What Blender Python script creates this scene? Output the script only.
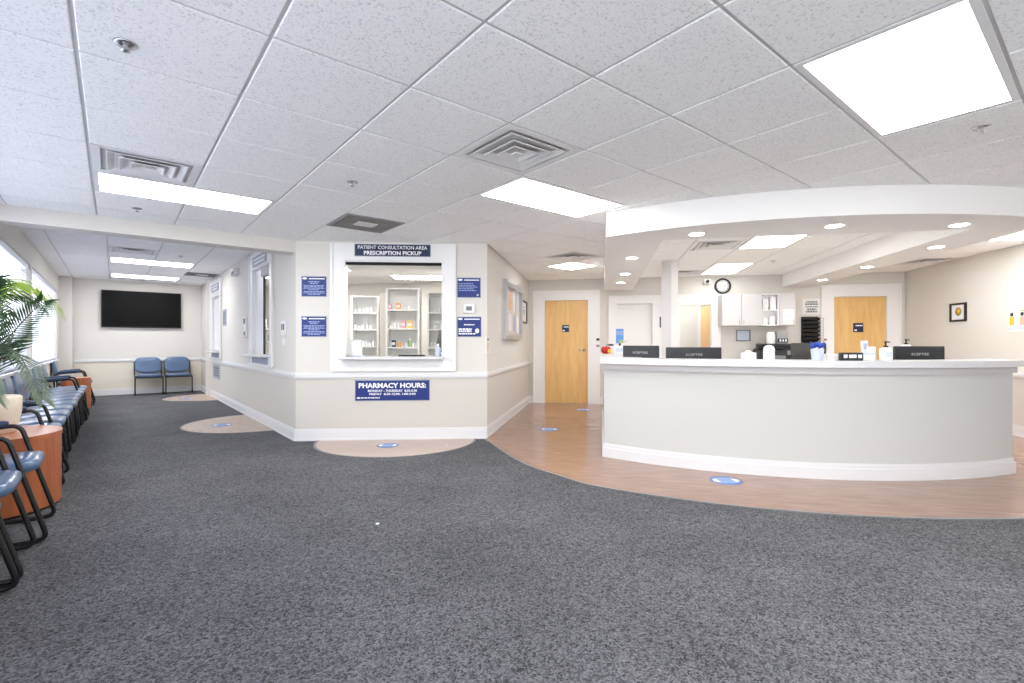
import bpy, math, random
from mathutils import Matrix, Vector
random.seed(7)
for o in list(bpy.data.objects): bpy.data.objects.remove(o)
S = bpy.context.scene
COL = S.collection
PI = math.pi
def rad(a): return math.radians(a)

# ------------------------------------------------------------ camera, world, exposure
EYE, CEIL, WCEIL = 1.165, 2.385, 2.57
cam = bpy.data.cameras.new('camera'); cam.sensor_width = 36; cam.lens = 492.2/1024*36
cam.shift_y = 1.5/1024; cam.clip_start = .05; cam.clip_end = 200
co = bpy.data.objects.new('camera', cam); COL.objects.link(co)
co.location = (0, 0, EYE); co.rotation_euler = (PI/2, 0, -rad(39.04)); S.camera = co
S.view_settings.view_transform = 'Standard'; S.view_settings.look = 'None'
S.view_settings.exposure = 0.3; S.view_settings.gamma = 1; S.view_settings.use_curve_mapping = False
S.cycles.use_denoising = True; S.cycles.diffuse_bounces = 8; S.cycles.max_bounces = 12
PANEL_E, PANEL2_E, PANEL3_E, PANEL4_E, DOWN_E, SKY_E = 15.0, 18.0, 14.0, 7.0, 40.0, 5.1
wd = bpy.data.worlds.new('sky'); S.world = wd; wd.use_nodes = True
bg = wd.node_tree.nodes['Background']; bg.inputs[0].default_value = (.93, .965, 1, 1); bg.inputs[1].default_value = SKY_E

# ------------------------------------------------------------ materials
def srgb(c):
    return tuple((x/255/12.92 if x/255 <= .04045 else ((x/255+.055)/1.055)**2.4) for x in c) + (1,)
def mat(name, col, rough=.5, metal=0, bump=0, scale=40, var=0, spec=.5, coat=0):
    m = bpy.data.materials.new(name); m.use_nodes = True
    nt = m.node_tree; b = nt.nodes['Principled BSDF']; L = nt.links.new
    c = srgb(col)
    b.inputs['Base Color'].default_value = c; b.inputs['Roughness'].default_value = rough
    b.inputs['Metallic'].default_value = metal; b.inputs['Specular IOR Level'].default_value = spec
    b.inputs['Coat Weight'].default_value = coat
    if bump or var:
        g = nt.nodes.new('ShaderNodeNewGeometry'); n = nt.nodes.new('ShaderNodeTexNoise')
        n.inputs['Scale'].default_value = scale; n.inputs['Detail'].default_value = 4
        L(g.outputs['Position'], n.inputs['Vector'])
        if bump:
            bp = nt.nodes.new('ShaderNodeBump'); bp.inputs['Strength'].default_value = bump; bp.inputs['Distance'].default_value = .01
            L(n.outputs['Fac'], bp.inputs['Height']); L(bp.outputs['Normal'], b.inputs['Normal'])
        if var:
            r = nt.nodes.new('ShaderNodeValToRGB')
            r.color_ramp.elements[0].color = tuple(x*(1-var) for x in c[:3])+(1,); r.color_ramp.elements[1].color = tuple(min(1, x*(1+var)) for x in c[:3])+(1,)
            r.color_ramp.elements[0].position = .3; r.color_ramp.elements[1].position = .7
            L(n.outputs['Fac'], r.inputs[0]); L(r.outputs[0], b.inputs['Base Color'])
    return m
def emis(name, col, e):
    m = bpy.data.materials.new(name); m.use_nodes = True; nt = m.node_tree
    nt.nodes.clear(); o = nt.nodes.new('ShaderNodeOutputMaterial'); s = nt.nodes.new('ShaderNodeEmission')
    s.inputs[0].default_value = col+(1,); s.inputs[1].default_value = e; nt.links.new(s.outputs[0], o.inputs[0]); return m
def wood(name, c1, c2, rough, stretch, scale=3.0, coat=0):
    m = bpy.data.materials.new(name); m.use_nodes = True; nt = m.node_tree; L = nt.links.new; b = nt.nodes['Principled BSDF']
    tc = nt.nodes.new('ShaderNodeTexCoord'); mp = nt.nodes.new('ShaderNodeMapping'); mp.inputs['Scale'].default_value = stretch
    L(tc.outputs['Object'], mp.inputs[0])
    n = nt.nodes.new('ShaderNodeTexNoise'); n.inputs['Scale'].default_value = scale; n.inputs['Detail'].default_value = 6; n.inputs['Distortion'].default_value = .6
    L(mp.outputs[0], n.inputs['Vector'])
    r = nt.nodes.new('ShaderNodeValToRGB'); r.color_ramp.elements[0].color = srgb(c1); r.color_ramp.elements[1].color = srgb(c2)
    r.color_ramp.elements[0].position = .3; r.color_ramp.elements[1].position = .7
    L(n.outputs['Fac'], r.inputs[0]); L(r.outputs[0], b.inputs['Base Color'])
    b.inputs['Roughness'].default_value = rough; b.inputs['Coat Weight'].default_value = coat
    return m
def carpet_mat():
    m = bpy.data.materials.new('carpet_loop'); m.use_nodes = True; nt = m.node_tree; L = nt.links.new; b = nt.nodes['Principled BSDF']
    g = nt.nodes.new('ShaderNodeNewGeometry')
    n = nt.nodes.new('ShaderNodeTexVoronoi'); n.inputs['Scale'].default_value = 150
    n4 = nt.nodes.new('ShaderNodeTexVoronoi'); n4.inputs['Scale'].default_value = 70
    n2 = nt.nodes.new('ShaderNodeTexNoise'); n2.inputs['Scale'].default_value = 1.6; n2.inputs['Detail'].default_value = 4
    n3 = nt.nodes.new('ShaderNodeTexVoronoi'); n3.inputs['Scale'].default_value = 150
    for q in (n, n2, n3, n4): L(g.outputs['Position'], q.inputs['Vector'])
    av = nt.nodes.new('ShaderNodeMix'); av.data_type = 'RGBA'; av.inputs[0].default_value = .3
    L(n.outputs['Color'], av.inputs[6]); L(n4.outputs['Color'], av.inputs[7])
    sp = nt.nodes.new('ShaderNodeSeparateColor'); L(av.outputs[2], sp.inputs[0])
    r = nt.nodes.new('ShaderNodeValToRGB'); e = r.color_ramp.elements
    e[0].position = .1; e[0].color = srgb((50, 50, 53)); e[1].position = .9; e[1].color = srgb((118, 118, 122))
    L(sp.outputs[0], r.inputs[0])
    r2 = nt.nodes.new('ShaderNodeValToRGB'); e = r2.color_ramp.elements
    e[0].position = .3; e[0].color = (.8, .8, .8, 1); e[1].position = .7; e[1].color = (1.06, 1.06, 1.06, 1); L(n2.outputs['Fac'], r2.inputs[0])
    mx = nt.nodes.new('ShaderNodeMix'); mx.data_type = 'RGBA'; mx.blend_type = 'MULTIPLY'; mx.inputs[0].default_value = 1
    L(r.outputs[0], mx.inputs[6]); L(r2.outputs[0], mx.inputs[7]); L(mx.outputs[2], b.inputs['Base Color'])
    bp = nt.nodes.new('ShaderNodeBump'); bp.inputs['Strength'].default_value = .08; bp.inputs['Distance'].default_value = .003
    L(n3.outputs['Distance'], bp.inputs['Height']); L(bp.outputs['Normal'], b.inputs['Normal'])
    b.inputs['Roughness'].default_value = .95; b.inputs['Specular IOR Level'].default_value = .1; return m
def tile_mat():
    m = bpy.data.materials.new('acoustic_tile'); m.use_nodes = True; nt = m.node_tree; L = nt.links.new; b = nt.nodes['Principled BSDF']
    g = nt.nodes.new('ShaderNodeNewGeometry')
    n = nt.nodes.new('ShaderNodeTexNoise'); n.inputs['Scale'].default_value = 95; n.inputs['Detail'].default_value = 3; n.inputs['Roughness'].default_value = .6
    L(g.outputs['Position'], n.inputs['Vector'])
    r = nt.nodes.new('ShaderNodeValToRGB'); e = r.color_ramp.elements
    e[0].position = .28; e[0].color = srgb((208, 207, 207)); e[1].position = .46; e[1].color = srgb((248, 248, 247))
    L(n.outputs['Fac'], r.inputs[0]); L(r.outputs[0], b.inputs['Base Color'])
    bp = nt.nodes.new('ShaderNodeBump'); bp.inputs['Strength'].default_value = .35; bp.inputs['Distance'].default_value = .004
    L(n.outputs['Fac'], bp.inputs['Height']); L(bp.outputs['Normal'], b.inputs['Normal'])
    b.inputs['Roughness'].default_value = .95; b.inputs['Specular IOR Level'].default_value = .1; return m
def leaf_mat(name, c, tr):
    m = bpy.data.materials.new(name); m.use_nodes = True; nt = m.node_tree; L = nt.links.new; b = nt.nodes['Principled BSDF']
    b.inputs['Base Color'].default_value = srgb(c); b.inputs['Roughness'].default_value = .45
    t = nt.nodes.new('ShaderNodeBsdfTranslucent'); t.inputs[0].default_value = srgb(tr)
    mx = nt.nodes.new('ShaderNodeMixShader'); mx.inputs[0].default_value = .4
    L(b.outputs[0], mx.inputs[1]); L(t.outputs[0], mx.inputs[2]); L(mx.outputs[0], nt.nodes['Material Output'].inputs[0]); return m
def glass_mat(name, tint=(1, 1, 1)):
    m = bpy.data.materials.new(name); m.use_nodes = True; nt = m.node_tree; L = nt.links.new; nt.nodes.clear()
    o = nt.nodes.new('ShaderNodeOutputMaterial'); t = nt.nodes.new('ShaderNodeBsdfTransparent'); t.inputs[0].default_value = tint+(1,)
    gl = nt.nodes.new('ShaderNodeBsdfGlossy'); gl.inputs['Roughness'].default_value = .03
    mx = nt.nodes.new('ShaderNodeMixShader'); mx.inputs[0].default_value = .05
    L(t.outputs[0], mx.inputs[1]); L(gl.outputs[0], mx.inputs[2]); L(mx.outputs[0], o.inputs[0]); return m

M = dict(
 wall=mat('wall_paint', (214, 210, 204), .8, bump=.04, scale=60, spec=.2),
 wains=mat('wainscot_paint', (203, 198, 191), .8, bump=.04, scale=60, spec=.2),
 cream=mat('far_wainscot_paint', (220, 212, 198), .8, bump=.04, scale=60, spec=.2),
 trim=mat('white_trim', (218, 217, 218), .35), panel=mat('counter_paint', (196, 196, 193), .7, bump=.03, scale=60, spec=.2),
 top=mat('counter_top', (210, 209, 211), .3, var=.03, scale=12), apron=mat('counter_apron', (196, 193, 194), .55),
 tile=tile_mat(), tee=mat('ceiling_tee', (205, 204, 204), .6), slab=mat('ceiling_back', (214, 213, 212), .9),
 soffit=mat('soffit_paint', (232, 230, 228), .8, spec=.2), carpet=carpet_mat(),
 floorw=wood('wood_floor', (138, 108, 94), (158, 126, 110), .24, (1.2, 9, 1), 3, .15),
 inlay=wood('wood_inlay', (170, 152, 140), (190, 172, 160), .35, (1.2, 9, 1), 3),
 strip=mat('edge_strip', (120, 118, 118), .5),
 door=wood('maple_door', (216, 170, 102), (229, 188, 124), .4, (7, 7, .9), 2.2),
 bouncefloor=mat('bounce_floor', (206, 200, 192), .5, var=.04, scale=20), frame=mat('casing_white', (232, 231, 231), .4), panelE=emis('troffer_lens', (1, 1, 1), PANEL_E), panelE2=emis('bright_troffer_lens', (1, .99, .97), PANEL2_E), panelE3=emis('pharmacy_troffer_lens', (1, .99, .96), PANEL3_E), panelE4=emis('soft_troffer_lens', (1, 1, .98), PANEL4_E), downE=emis('downlight_lens', (1, .95, .88), DOWN_E),
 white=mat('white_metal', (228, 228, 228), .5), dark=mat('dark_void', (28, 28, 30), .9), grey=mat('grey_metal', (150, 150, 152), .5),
 dgrey=mat('dusty_grille', (158, 153, 147), .8, var=.15, scale=6), chrome=mat('chrome', (205, 205, 205), .25, 1), black=mat('black_plastic', (20, 20, 22), .45),
 screen=mat('tv_screen', (4, 4, 5), .55, spec=.15), tube=mat('black_tube', (16, 16, 18), .35), vinyl=mat('blue_vinyl', (80, 104, 136), .28, bump=.12, scale=7, coat=.35),
 vdark=mat('navy_pad', (46, 62, 90), .35), cherry=wood('cherry_laminate', (150, 82, 46), (182, 106, 64), .35, (6, 6, .7), 2),
 cherryt=wood('cherry_top', (168, 112, 84), (190, 136, 108), .3, (1, 8, 1), 3),
 blue=mat('sign_blue', (12, 40, 116), .5), navy=mat('sign_navy', (20, 37, 74), .5), slate=mat('sign_slate', (150, 158, 176), .5), lett=mat('white_letter', (240, 240, 244), .5),
 pale=mat('pale_letter', (150, 168, 214), .5), silver=mat('silver_edge', (160, 164, 172), .4, .3), paper=mat('paper', (230, 230, 229), .7), cab=mat('cabinet_grey', (206, 205, 206), .5),
 cabw=mat('cabinet_gloss', (236, 236, 236), .15), pot=mat('cream_pot', (216, 205, 186), .7, bump=.2, scale=25), soil=mat('soil', (70, 52, 40), .9, bump=.4, scale=50),
 leaf=leaf_mat('palm_dark', (40, 58, 44), (60, 90, 50)), leafl=leaf_mat('palm_bright', (128, 150, 62), (170, 200, 60)), leafp=leaf_mat('palm_grey', (94, 112, 92), (120, 140, 100)),
 slat=mat('blind_slat', (222, 226, 240), .5), glass=glass_mat('clear_glass'), alu=mat('aluminium', (190, 192, 196), .35, .6),
 red=mat('apple_red', (186, 26, 22), .3), yellow=mat('yellow', (236, 190, 50), .5), sky=mat('card_blue', (86, 140, 214), .5), green=mat('soft_green', (150, 180, 110), .5),
 brown=mat('dark_brown', (64, 62, 58), .5), pens=mat('pen_blue', (36, 74, 180), .4), clear=mat('milky_plastic', (190, 198, 214), .3), sand=mat('tan', (206, 178, 140), .6),
 pink=mat('pink', (226, 160, 170), .6), orange=mat('orange', (230, 160, 80), .6), mgrey=mat('mid_grey', (120, 122, 128), .6), dcharc=mat('charcoal', (38, 39, 43), .5),
 decal=mat('decal_blue', (100, 128, 186), .5), decal2=mat('decal_light', (134, 160, 208), .5), gold=mat('gold', (190, 160, 50), .5), skin=mat('skin_print', (222, 180, 150), .7), frost=mat('frosted_door', (214, 216, 214), .35))

# ------------------------------------------------------------ mesh helper
class MB:
    def __init__(s): s.v = []; s.f = []; s.m = []; s.sm = []; s.mats = []; s.stuff = False
    def mi(s, m):
        m = M[m]
        if m not in s.mats: s.mats.append(m)
        return s.mats.index(m)
    def add(s, vs, fs, m, smooth=False, T=None):
        b = len(s.v); k = s.mi(m)
        s.v += [tuple((T @ Vector(p)) if T else p) for p in vs]
        for f in fs: s.f.append(tuple(b+i for i in f)); s.m.append(k); s.sm.append(smooth)
        return s
    def box(s, x0, x1, y0, y1, z0, z1, m, T=None, bev=0):
        if bev:
            b = min(bev, (x1-x0)/2.01, (y1-y0)/2.01, (z1-z0)/2.01)
            vs = []
            for (sx, X) in ((0, x0), (1, x1)):
                for (sy, Y) in ((0, y0), (1, y1)):
                    for (sz, Z) in ((0, z0), (1, z1)):
                        dx, dy, dz = (b, -b)[sx], (b, -b)[sy], (b, -b)[sz]
                        vs += [(X, Y+dy, Z+dz), (X+dx, Y, Z+dz), (X+dx, Y+dy, Z)]
            I = lambda a, b_, c, k: (a*4+b_*2+c)*3+k
            fs = []
            for a in (0, 1):
                q = [I(a, 0, 0, 0), I(a, 1, 0, 0), I(a, 1, 1, 0), I(a, 0, 1, 0)]; fs.append(q if a else q[::-1])
                q = [I(0, a, 0, 1), I(0, a, 1, 1), I(1, a, 1, 1), I(1, a, 0, 1)]; fs.append(q if a else q[::-1])
                q = [I(0, 0, a, 2), I(1, 0, a, 2), I(1, 1, a, 2), I(0, 1, a, 2)]; fs.append(q if a else q[::-1])
            for a in (0, 1):
                for c in (0, 1):
                    q = [I(a, c, 0, 0), I(a, c, 1, 0), I(a, c, 1, 1), I(a, c, 0, 1)]; fs.append(q if a == c else q[::-1])
                    q = [I(a, 0, c, 0), I(a, 1, c, 0), I(a, 1, c, 2), I(a, 0, c, 2)]; fs.append(q if a != c else q[::-1])
                    q = [I(0, a, c, 1), I(1, a, c, 1), I(1, a, c, 2), I(0, a, c, 2)]; fs.append(q if a == c else q[::-1])
                    for d in (0, 1):
                        q = [I(a, c, d, 0), I(a, c, d, 1), I(a, c, d, 2)]; fs.append(q if (a+c+d) % 2 else q[::-1])
            return s.add(vs, fs, m, False, T)
        vs = [(x, y, z) for x in (x0, x1) for y in (y0, y1) for z in (z0, z1)]
        return s.add(vs, [(0, 1, 3, 2), (4, 6, 7, 5), (0, 4, 5, 1), (2, 3, 7, 6), (0, 2, 6, 4), (1, 5, 7, 3)], m, False, T)
    def prism(s, pts, z0, z1, m, mside=None, T=None):
        n = len(pts); a = sum(pts[i][0]*pts[(i+1) % n][1]-pts[(i+1) % n][0]*pts[i][1] for i in range(n))
        if a < 0: pts = pts[::-1]
        vs = [(x, y, z0) for x, y in pts]+[(x, y, z1) for x, y in pts]
        s.add(vs, [tuple(range(n))[::-1], tuple(range(n, 2*n))], m, False, T)
        return s.add(vs, [(i, (i+1) % n, n+(i+1) % n, n+i) for i in range(n)], mside or m, False, T)
    def tube(s, pts, r, m, n=8, closed=False, T=None):
        pts = [Vector(p) for p in pts]; N = len(pts); vs = []; fs = []
        up = None
        for i, p in enumerate(pts):
            a = pts[(i-1) % N] if (closed or i) else p; b = pts[(i+1) % N] if (closed or i < N-1) else p
            t = (b-a).normalized()
            if up is None:
                up = Vector((0, 0, 1)) if abs(t.z) < .9 else Vector((1, 0, 0))
            sd = t.cross(up).normalized(); up = sd.cross(t).normalized()
            rr = r[i] if isinstance(r, (list, tuple)) else r
            for k in range(n):
                A = 2*PI*k/n; vs.append(p+rr*(math.cos(A)*sd+math.sin(A)*up))
        for i in range(N if closed else N-1):
            j = (i+1) % N
            for k in range(n): fs.append((i*n+k, i*n+(k+1) % n, j*n+(k+1) % n, j*n+k))
        if not closed: fs += [tuple(range(n))[::-1], tuple((N-1)*n+k for k in range(n))]
        return s.add(vs, fs, m, True, T)
    def lathe(s, prof, m, n=20, c=(0, 0, 0), T=None, caps=True):
        vs = []; fs = []
        for r, z in prof:
            for k in range(n): vs.append((c[0]+r*math.cos(2*PI*k/n), c[1]+r*math.sin(2*PI*k/n), c[2]+z))
        for i in range(len(prof)-1):
            for k in range(n): fs.append((i*n+k, i*n+(k+1) % n, (i+1)*n+(k+1) % n, (i+1)*n+k))
        s.add(vs, fs, m, True, T)
        L = len(prof)-1
        if not caps: return s
        return s.add([vs[k] for k in range(n)]+[vs[L*n+k] for k in range(n)], [tuple(range(n))[::-1], tuple(range(n, 2*n))], m, False, T)
    def sup(s, a, b, c, e1, e2, m, T=None, nu=28, nv=14):
        f = lambda x, e: math.copysign(abs(x)**e, x)
        vs = []; fs = []
        for j in range(nv+1):
            ph = -PI/2+PI*j/nv
            for i in range(nu):
                th = 2*PI*i/nu
                vs.append((a*f(math.cos(ph), e1)*f(math.cos(th), e2), b*f(math.cos(ph), e1)*f(math.sin(th), e2), c*f(math.sin(ph), e1)))
        for j in range(nv):
            for i in range(nu): fs.append((j*nu+i, j*nu+(i+1) % nu, (j+1)*nu+(i+1) % nu, (j+1)*nu+i))
        return s.add(vs, fs, m, True, T)
    def mesh(s, name):
        me = bpy.data.meshes.new(name); me.from_pydata(s.v, [], s.f)
        for m in s.mats: me.materials.append(m)
        me.polygons.foreach_set('material_index', s.m); me.polygons.foreach_set('use_smooth', s.sm); me.update(); return me
    def build(s, name, parent=None, loc=(0, 0, 0), rz=0, **kw):
        o = bpy.data.objects.new(name, s.mesh(name)); COL.objects.link(o); o.location = loc; o.rotation_euler = (0, 0, rz); o.parent = parent
        for k, v in kw.items(): o[k] = v
        if s.stuff: o['kind'] = 'stuff'
        return o
def B(*a, **k): return MB().box(*a, **k)
def empty(name, loc, rz=0, parent=None, **kw):
    o = bpy.data.objects.new(name, None); COL.objects.link(o); o.location = loc; o.rotation_euler = (0, 0, rz); o.parent = parent; o.empty_display_size = .1
    for k, v in kw.items(): o[k] = v
    return o
def thing(name, label, cat, loc, rz=0, group=None):
    o = empty(name, loc, rz, label=label, category=cat)
    if group: o['group'] = group
    return o
def solo(mb, name, label, cat, loc=(0, 0, 0), rz=0, group=None):
    o = mb.build(name, None, loc, rz, label=label, category=cat)
    if group: o['group'] = group
    return o
def dup(src, loc, rz, label, group=None):
    r = src.copy(); COL.objects.link(r); r.location = loc; r.rotation_euler = (0, 0, rz); r['label'] = label
    if group: r['group'] = group
    for ch in list(src.children):
        c = ch.copy(); COL.objects.link(c); c.parent = r
        for g in list(ch.children):
            d = g.copy(); COL.objects.link(d); d.parent = c
    return r
def text(body, w, h, parent, loc, m='lett', bold=.0, name='lettering'):
    cu = bpy.data.curves.new('t', 'FONT'); cu.body = body; cu.size = 1; cu.offset = bold; cu.extrude = .01; cu.resolution_u = 2
    o = bpy.data.objects.new('t', cu); COL.objects.link(o); bpy.context.view_layer.update()
    me = bpy.data.meshes.new_from_object(o.evaluated_get(bpy.context.evaluated_depsgraph_get())); bpy.data.objects.remove(o)
    xs = [v.co.x for v in me.vertices]; ys = [v.co.y for v in me.vertices]
    x0, x1, y0, y1 = min(xs), max(xs), min(ys), max(ys)
    for v in me.vertices:
        X = (v.co.x-(x0+x1)/2)/(x1-x0)*w; Y = (v.co.y-(y0+y1)/2)/(y1-y0)*h; v.co = (X, -v.co.z*.15, Y)
    me.materials.clear(); me.materials.append(M[m]); me.name = name
    r = bpy.data.objects.new(name, me); COL.objects.link(r); r.parent = parent; r.location = loc; return r

class Frame:
    def __init__(s, o, rz): s.o = Vector((o[0], o[1], 0)); s.rz = rz; s.c = math.cos(rz); s.s = math.sin(rz)
    def p(s, x, y, z=0): return (s.o.x+s.c*x-s.s*y, s.o.y+s.s*x+s.c*y, z)
TH = rad(-49.3)
UW = Frame((0, 0), TH)
A, Bc = Vector((1.69, 6.17)), Vector((3.55, 4.86)); CL = (Bc-A).length
BACK = Frame(UW.p(0, 9.5), TH)                       # x = u, y into the wall
RIGHT = Frame(UW.p(5.12, 0), TH-PI/2)                # x = -w
HALL = Frame(UW.p(-1.39, 0), TH+PI/2)                # x = w
CH = Frame(A, math.atan2((Bc-A).y, (Bc-A).x))
WING = Frame((1.69, 14.2), -PI/2)                    # x = 14.2 - y
TV = Frame((0, 14.2), 0)
XL = -.88
LEFT = Frame((XL, 0), PI/2)                          # x = y
REAR = Frame((0, -3.5), PI)                          # x = -X
def at(fr, name, label, cat, x, z, y=0, group=None): return thing(name, label, cat, fr.p(x, y, z), fr.rz, group)

# ------------------------------------------------------------ walls
def wall(name, fr, x0, x1, z1, th, holes=(), low='wains', split=.775):
    xs = sorted({x0, x1} | {h[i] for h in holes for i in (0, 1)}); zs = sorted({0, split, z1} | {h[i] for h in holes for i in (2, 3)})
    xs = [x for x in xs if x0 <= x <= x1]; zs = [z for z in zs if 0 <= z <= z1]
    def solid(i, j):
        if not (0 <= i < len(xs)-1 and 0 <= j < len(zs)-1): return False
        cx, cz = (xs[i]+xs[i+1])/2, (zs[j]+zs[j+1])/2
        return not any(h[0] < cx < h[1] and h[2] < cz < h[3] for h in holes)
    b = MB()
    for i in range(len(xs)-1):
        for j in range(len(zs)-1):
            if not solid(i, j): continue
            a, c, d, e = xs[i], xs[i+1], zs[j], zs[j+1]; m = low if e <= split+1e-6 else 'wall'
            q = lambda *v: b.add(v, [(0, 1, 2, 3)], m)
            q((a, 0, d), (c, 0, d), (c, 0, e), (a, 0, e)); q((c, th, d), (a, th, d), (a, th, e), (c, th, e))
            if not solid(i-1, j): q((a, th, d), (a, 0, d), (a, 0, e), (a, th, e))
            if not solid(i+1, j): q((c, 0, d), (c, th, d), (c, th, e), (c, 0, e))
            if not solid(i, j-1): q((a, th, d), (c, th, d), (c, 0, d), (a, 0, d))
            if not solid(i, j+1): q((a, 0, e), (c, 0, e), (c, th, e), (a, th, e))
    return b.build(name, None, fr.o, fr.rz, kind='structure')
WIN1, WIN2 = (6.5, 9.45, .84, 2.24), (9.6, 13.55, .84, 2.24)
WIN0 = (-3.0, 6.2, .84, 2.3)  # out-of-view window run, added so daylight lifts the ceiling
wall('wall_left', LEFT, -3.6, 14.3, 2.8, .16, [WIN0, WIN1, WIN2], 'cream')
wall('wall_far', TV, XL-.1, 1.85, 2.8, .12, [], 'cream')
wall('wall_wing', WING, 0, 14.2-6.17, 2.8, .10, [(14.2-8.45, 14.2-7.36, 1.0, 2.29), (14.2-12.47, 14.2-11.45, 1.0, 2.14)])
wall('wall_pharmacy', CH, 0, CL, 2.6, .10, [(.563, 1.74, 1.0, 2.155)])
wall('wall_hall', HALL, 5.86, 9.5, 2.6, .10)
wall('wall_back', BACK, -8.6, 5.25, 2.6, .12, [(-1.089, -.236, 0, 2.0), (.277, .952, 0, 1.915), (1.42, 1.994, 0, 1.88), (4.003, 4.85, 0, 1.985)])
wall('wall_right', RIGHT, -9.6, .4, 2.6, .12)
WINR = (-3.5, .6, .1, 2.3)
wall('wall_rear', REAR, -5.6, 1.0, 2.6, .12, [WINR])
o = empty('window_rear_added', REAR.o, PI, kind='structure'); q = MB()  # unseen storefront glazing added behind the viewer for more daylight
for k in range(5): q.box(-3.5+k*1.01, -3.44+k*1.01, .03, .09, .1, 2.3, 'alu')
q.box(-3.44, .54, .03, .09, .1, .16, 'alu').box(-3.44, .54, .03, .09, 2.24, 2.3, 'alu').build('window_frame', o); B(-3.44, .54, .055, .06, .16, 2.24, 'glass').build('glass_pane', o)
B(XL+.0, -.67, 13.92, 14.19, 0, WCEIL, 'wall').build('wall_pier', kind='structure')

# baseboards and chair rails (a stepped board, a rounded rail)
def runs(fr, segs, base, rail):
    for x0, x1 in segs:
        b = MB().box(x0, x1, -.016, 0, 0, .105, 'trim').box(x0, x1, -.011, 0, .105, .128, 'trim').box(x0, x1, -.006, 0, .128, .14, 'trim').box(x0, x1, -.026, -.016, 0, .022, 'trim')
        b.build('baseboard_'+base, None, fr.o, fr.rz, kind='structure')
        if rail: MB().box(x0, x1, -.012, 0, .735, .812, 'trim').box(x0, x1, -.024, -.012, .75, .795, 'trim', bev=.005).build('trim_chair_rail', None, fr.o, fr.rz, kind='structure')
runs(TV, [(-.67, 1.69)], 'far', 1); runs(WING, [(0, 8.03)], 'wing', 1); runs(CH, [(0, CL)], 'pharmacy', 1); runs(HALL, [(5.86, 9.5)], 'hall', 1)
runs(BACK, [(-1.39, -1.304), (-.02, .147), (5.07, 5.12)], 'back', 0); runs(RIGHT, [(-9.5, -3)], 'right', 1); runs(LEFT, [(-3.4, 13.9)], 'left', 0)

# ------------------------------------------------------------ floor
b = MB(); b.prism([(XL-.2, -3.7), (9, -3.7), (12.5, 3), (6, 12), (1.9, 14.4), (XL-.2, 14.4)], -.12, 0, 'carpet'); b.build('floor', kind='structure')
ARC0 = lambda R, u0, u1, n=36: [(u0+(u1-u0)*i/n, 7.99-math.sqrt(R*R-(u0+(u1-u0)*i/n-1.83)**2)) for i in range(n+1)]
def catmull(P, n=10, closed=False):
    out = []; N = len(P)
    for i in range(N-1):
        p0, p1, p2, p3 = [Vector(P[max(0, min(N-1, k))]) for k in (i-1, i, i+1, i+2)]
        for j in range(n):
            t = j/n; out.append(.5*((2*p1)+(p2-p0)*t+(2*p0-5*p1+4*p2-p3)*t*t+(3*p1-p0-3*p2+p3)*t**3))
    return out+[Vector(P[-1])]
edge = [tuple(v) for v in catmull([(-1.385, 5.80), (-.776, 4.755), (-.353, 4.31), (-.006, 4.04), (.715, 3.79), (1.353, 3.69), (1.956, 3.685), (2.748, 3.81), (3.6, 4.15), (4.4, 4.75), (5.11, 5.5)], 8)]
MB().prism(edge+[(5.12, 9.5), (-1.39, 9.5)], 0, .004, 'floorw').build('floor_wood', None, (0, 0, 0), TH, kind='structure')
def ribbon(pts, w, z0, z1, m):
    b = MB()
    for i in range(len(pts)-1):
        p, q = Vector(pts[i]), Vector(pts[i+1]); t = (q-p).normalized(); n = Vector((-t.y, t.x))*w
        b.prism([tuple(p-n), tuple(q-n), tuple(q+n), tuple(p+n)], z0, z1, m)
    return b
MB().prism(ARC0(3.25, .14, 3.6)+[(3.6, 9.45), (.14, 9.45)], .004, .007, 'bouncefloor').build('floor_bounce_added', None, (0, 0, 0), TH, kind='structure')  # unseen pale floor behind the counter, added to bounce light onto the soffit
ribbon(edge, .012, 0, .007, 'strip').build('trim_floor_edge', None, (0, 0, 0), TH, kind='structure')
def inlay(cx, rx, ry, fr, name):
    pts = [(cx-rx*math.cos(a), -.02-ry*math.sin(a)) for a in [PI*i/40 for i in range(41)]]
    o = MB().prism(pts, 0, .004, 'inlay').build(name, None, fr.o, fr.rz, kind='structure')
    ribbon(pts, .012, 0, .0065, 'strip').build('edge_strip', o)
inlay(14.2-8.0, .92, .95, WING, 'floor_inlay'); inlay(14.2-12.35, .8, .88, WING, 'floor_inlay'); inlay(1.2, .93, .92, CH, 'floor_inlay')

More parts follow.
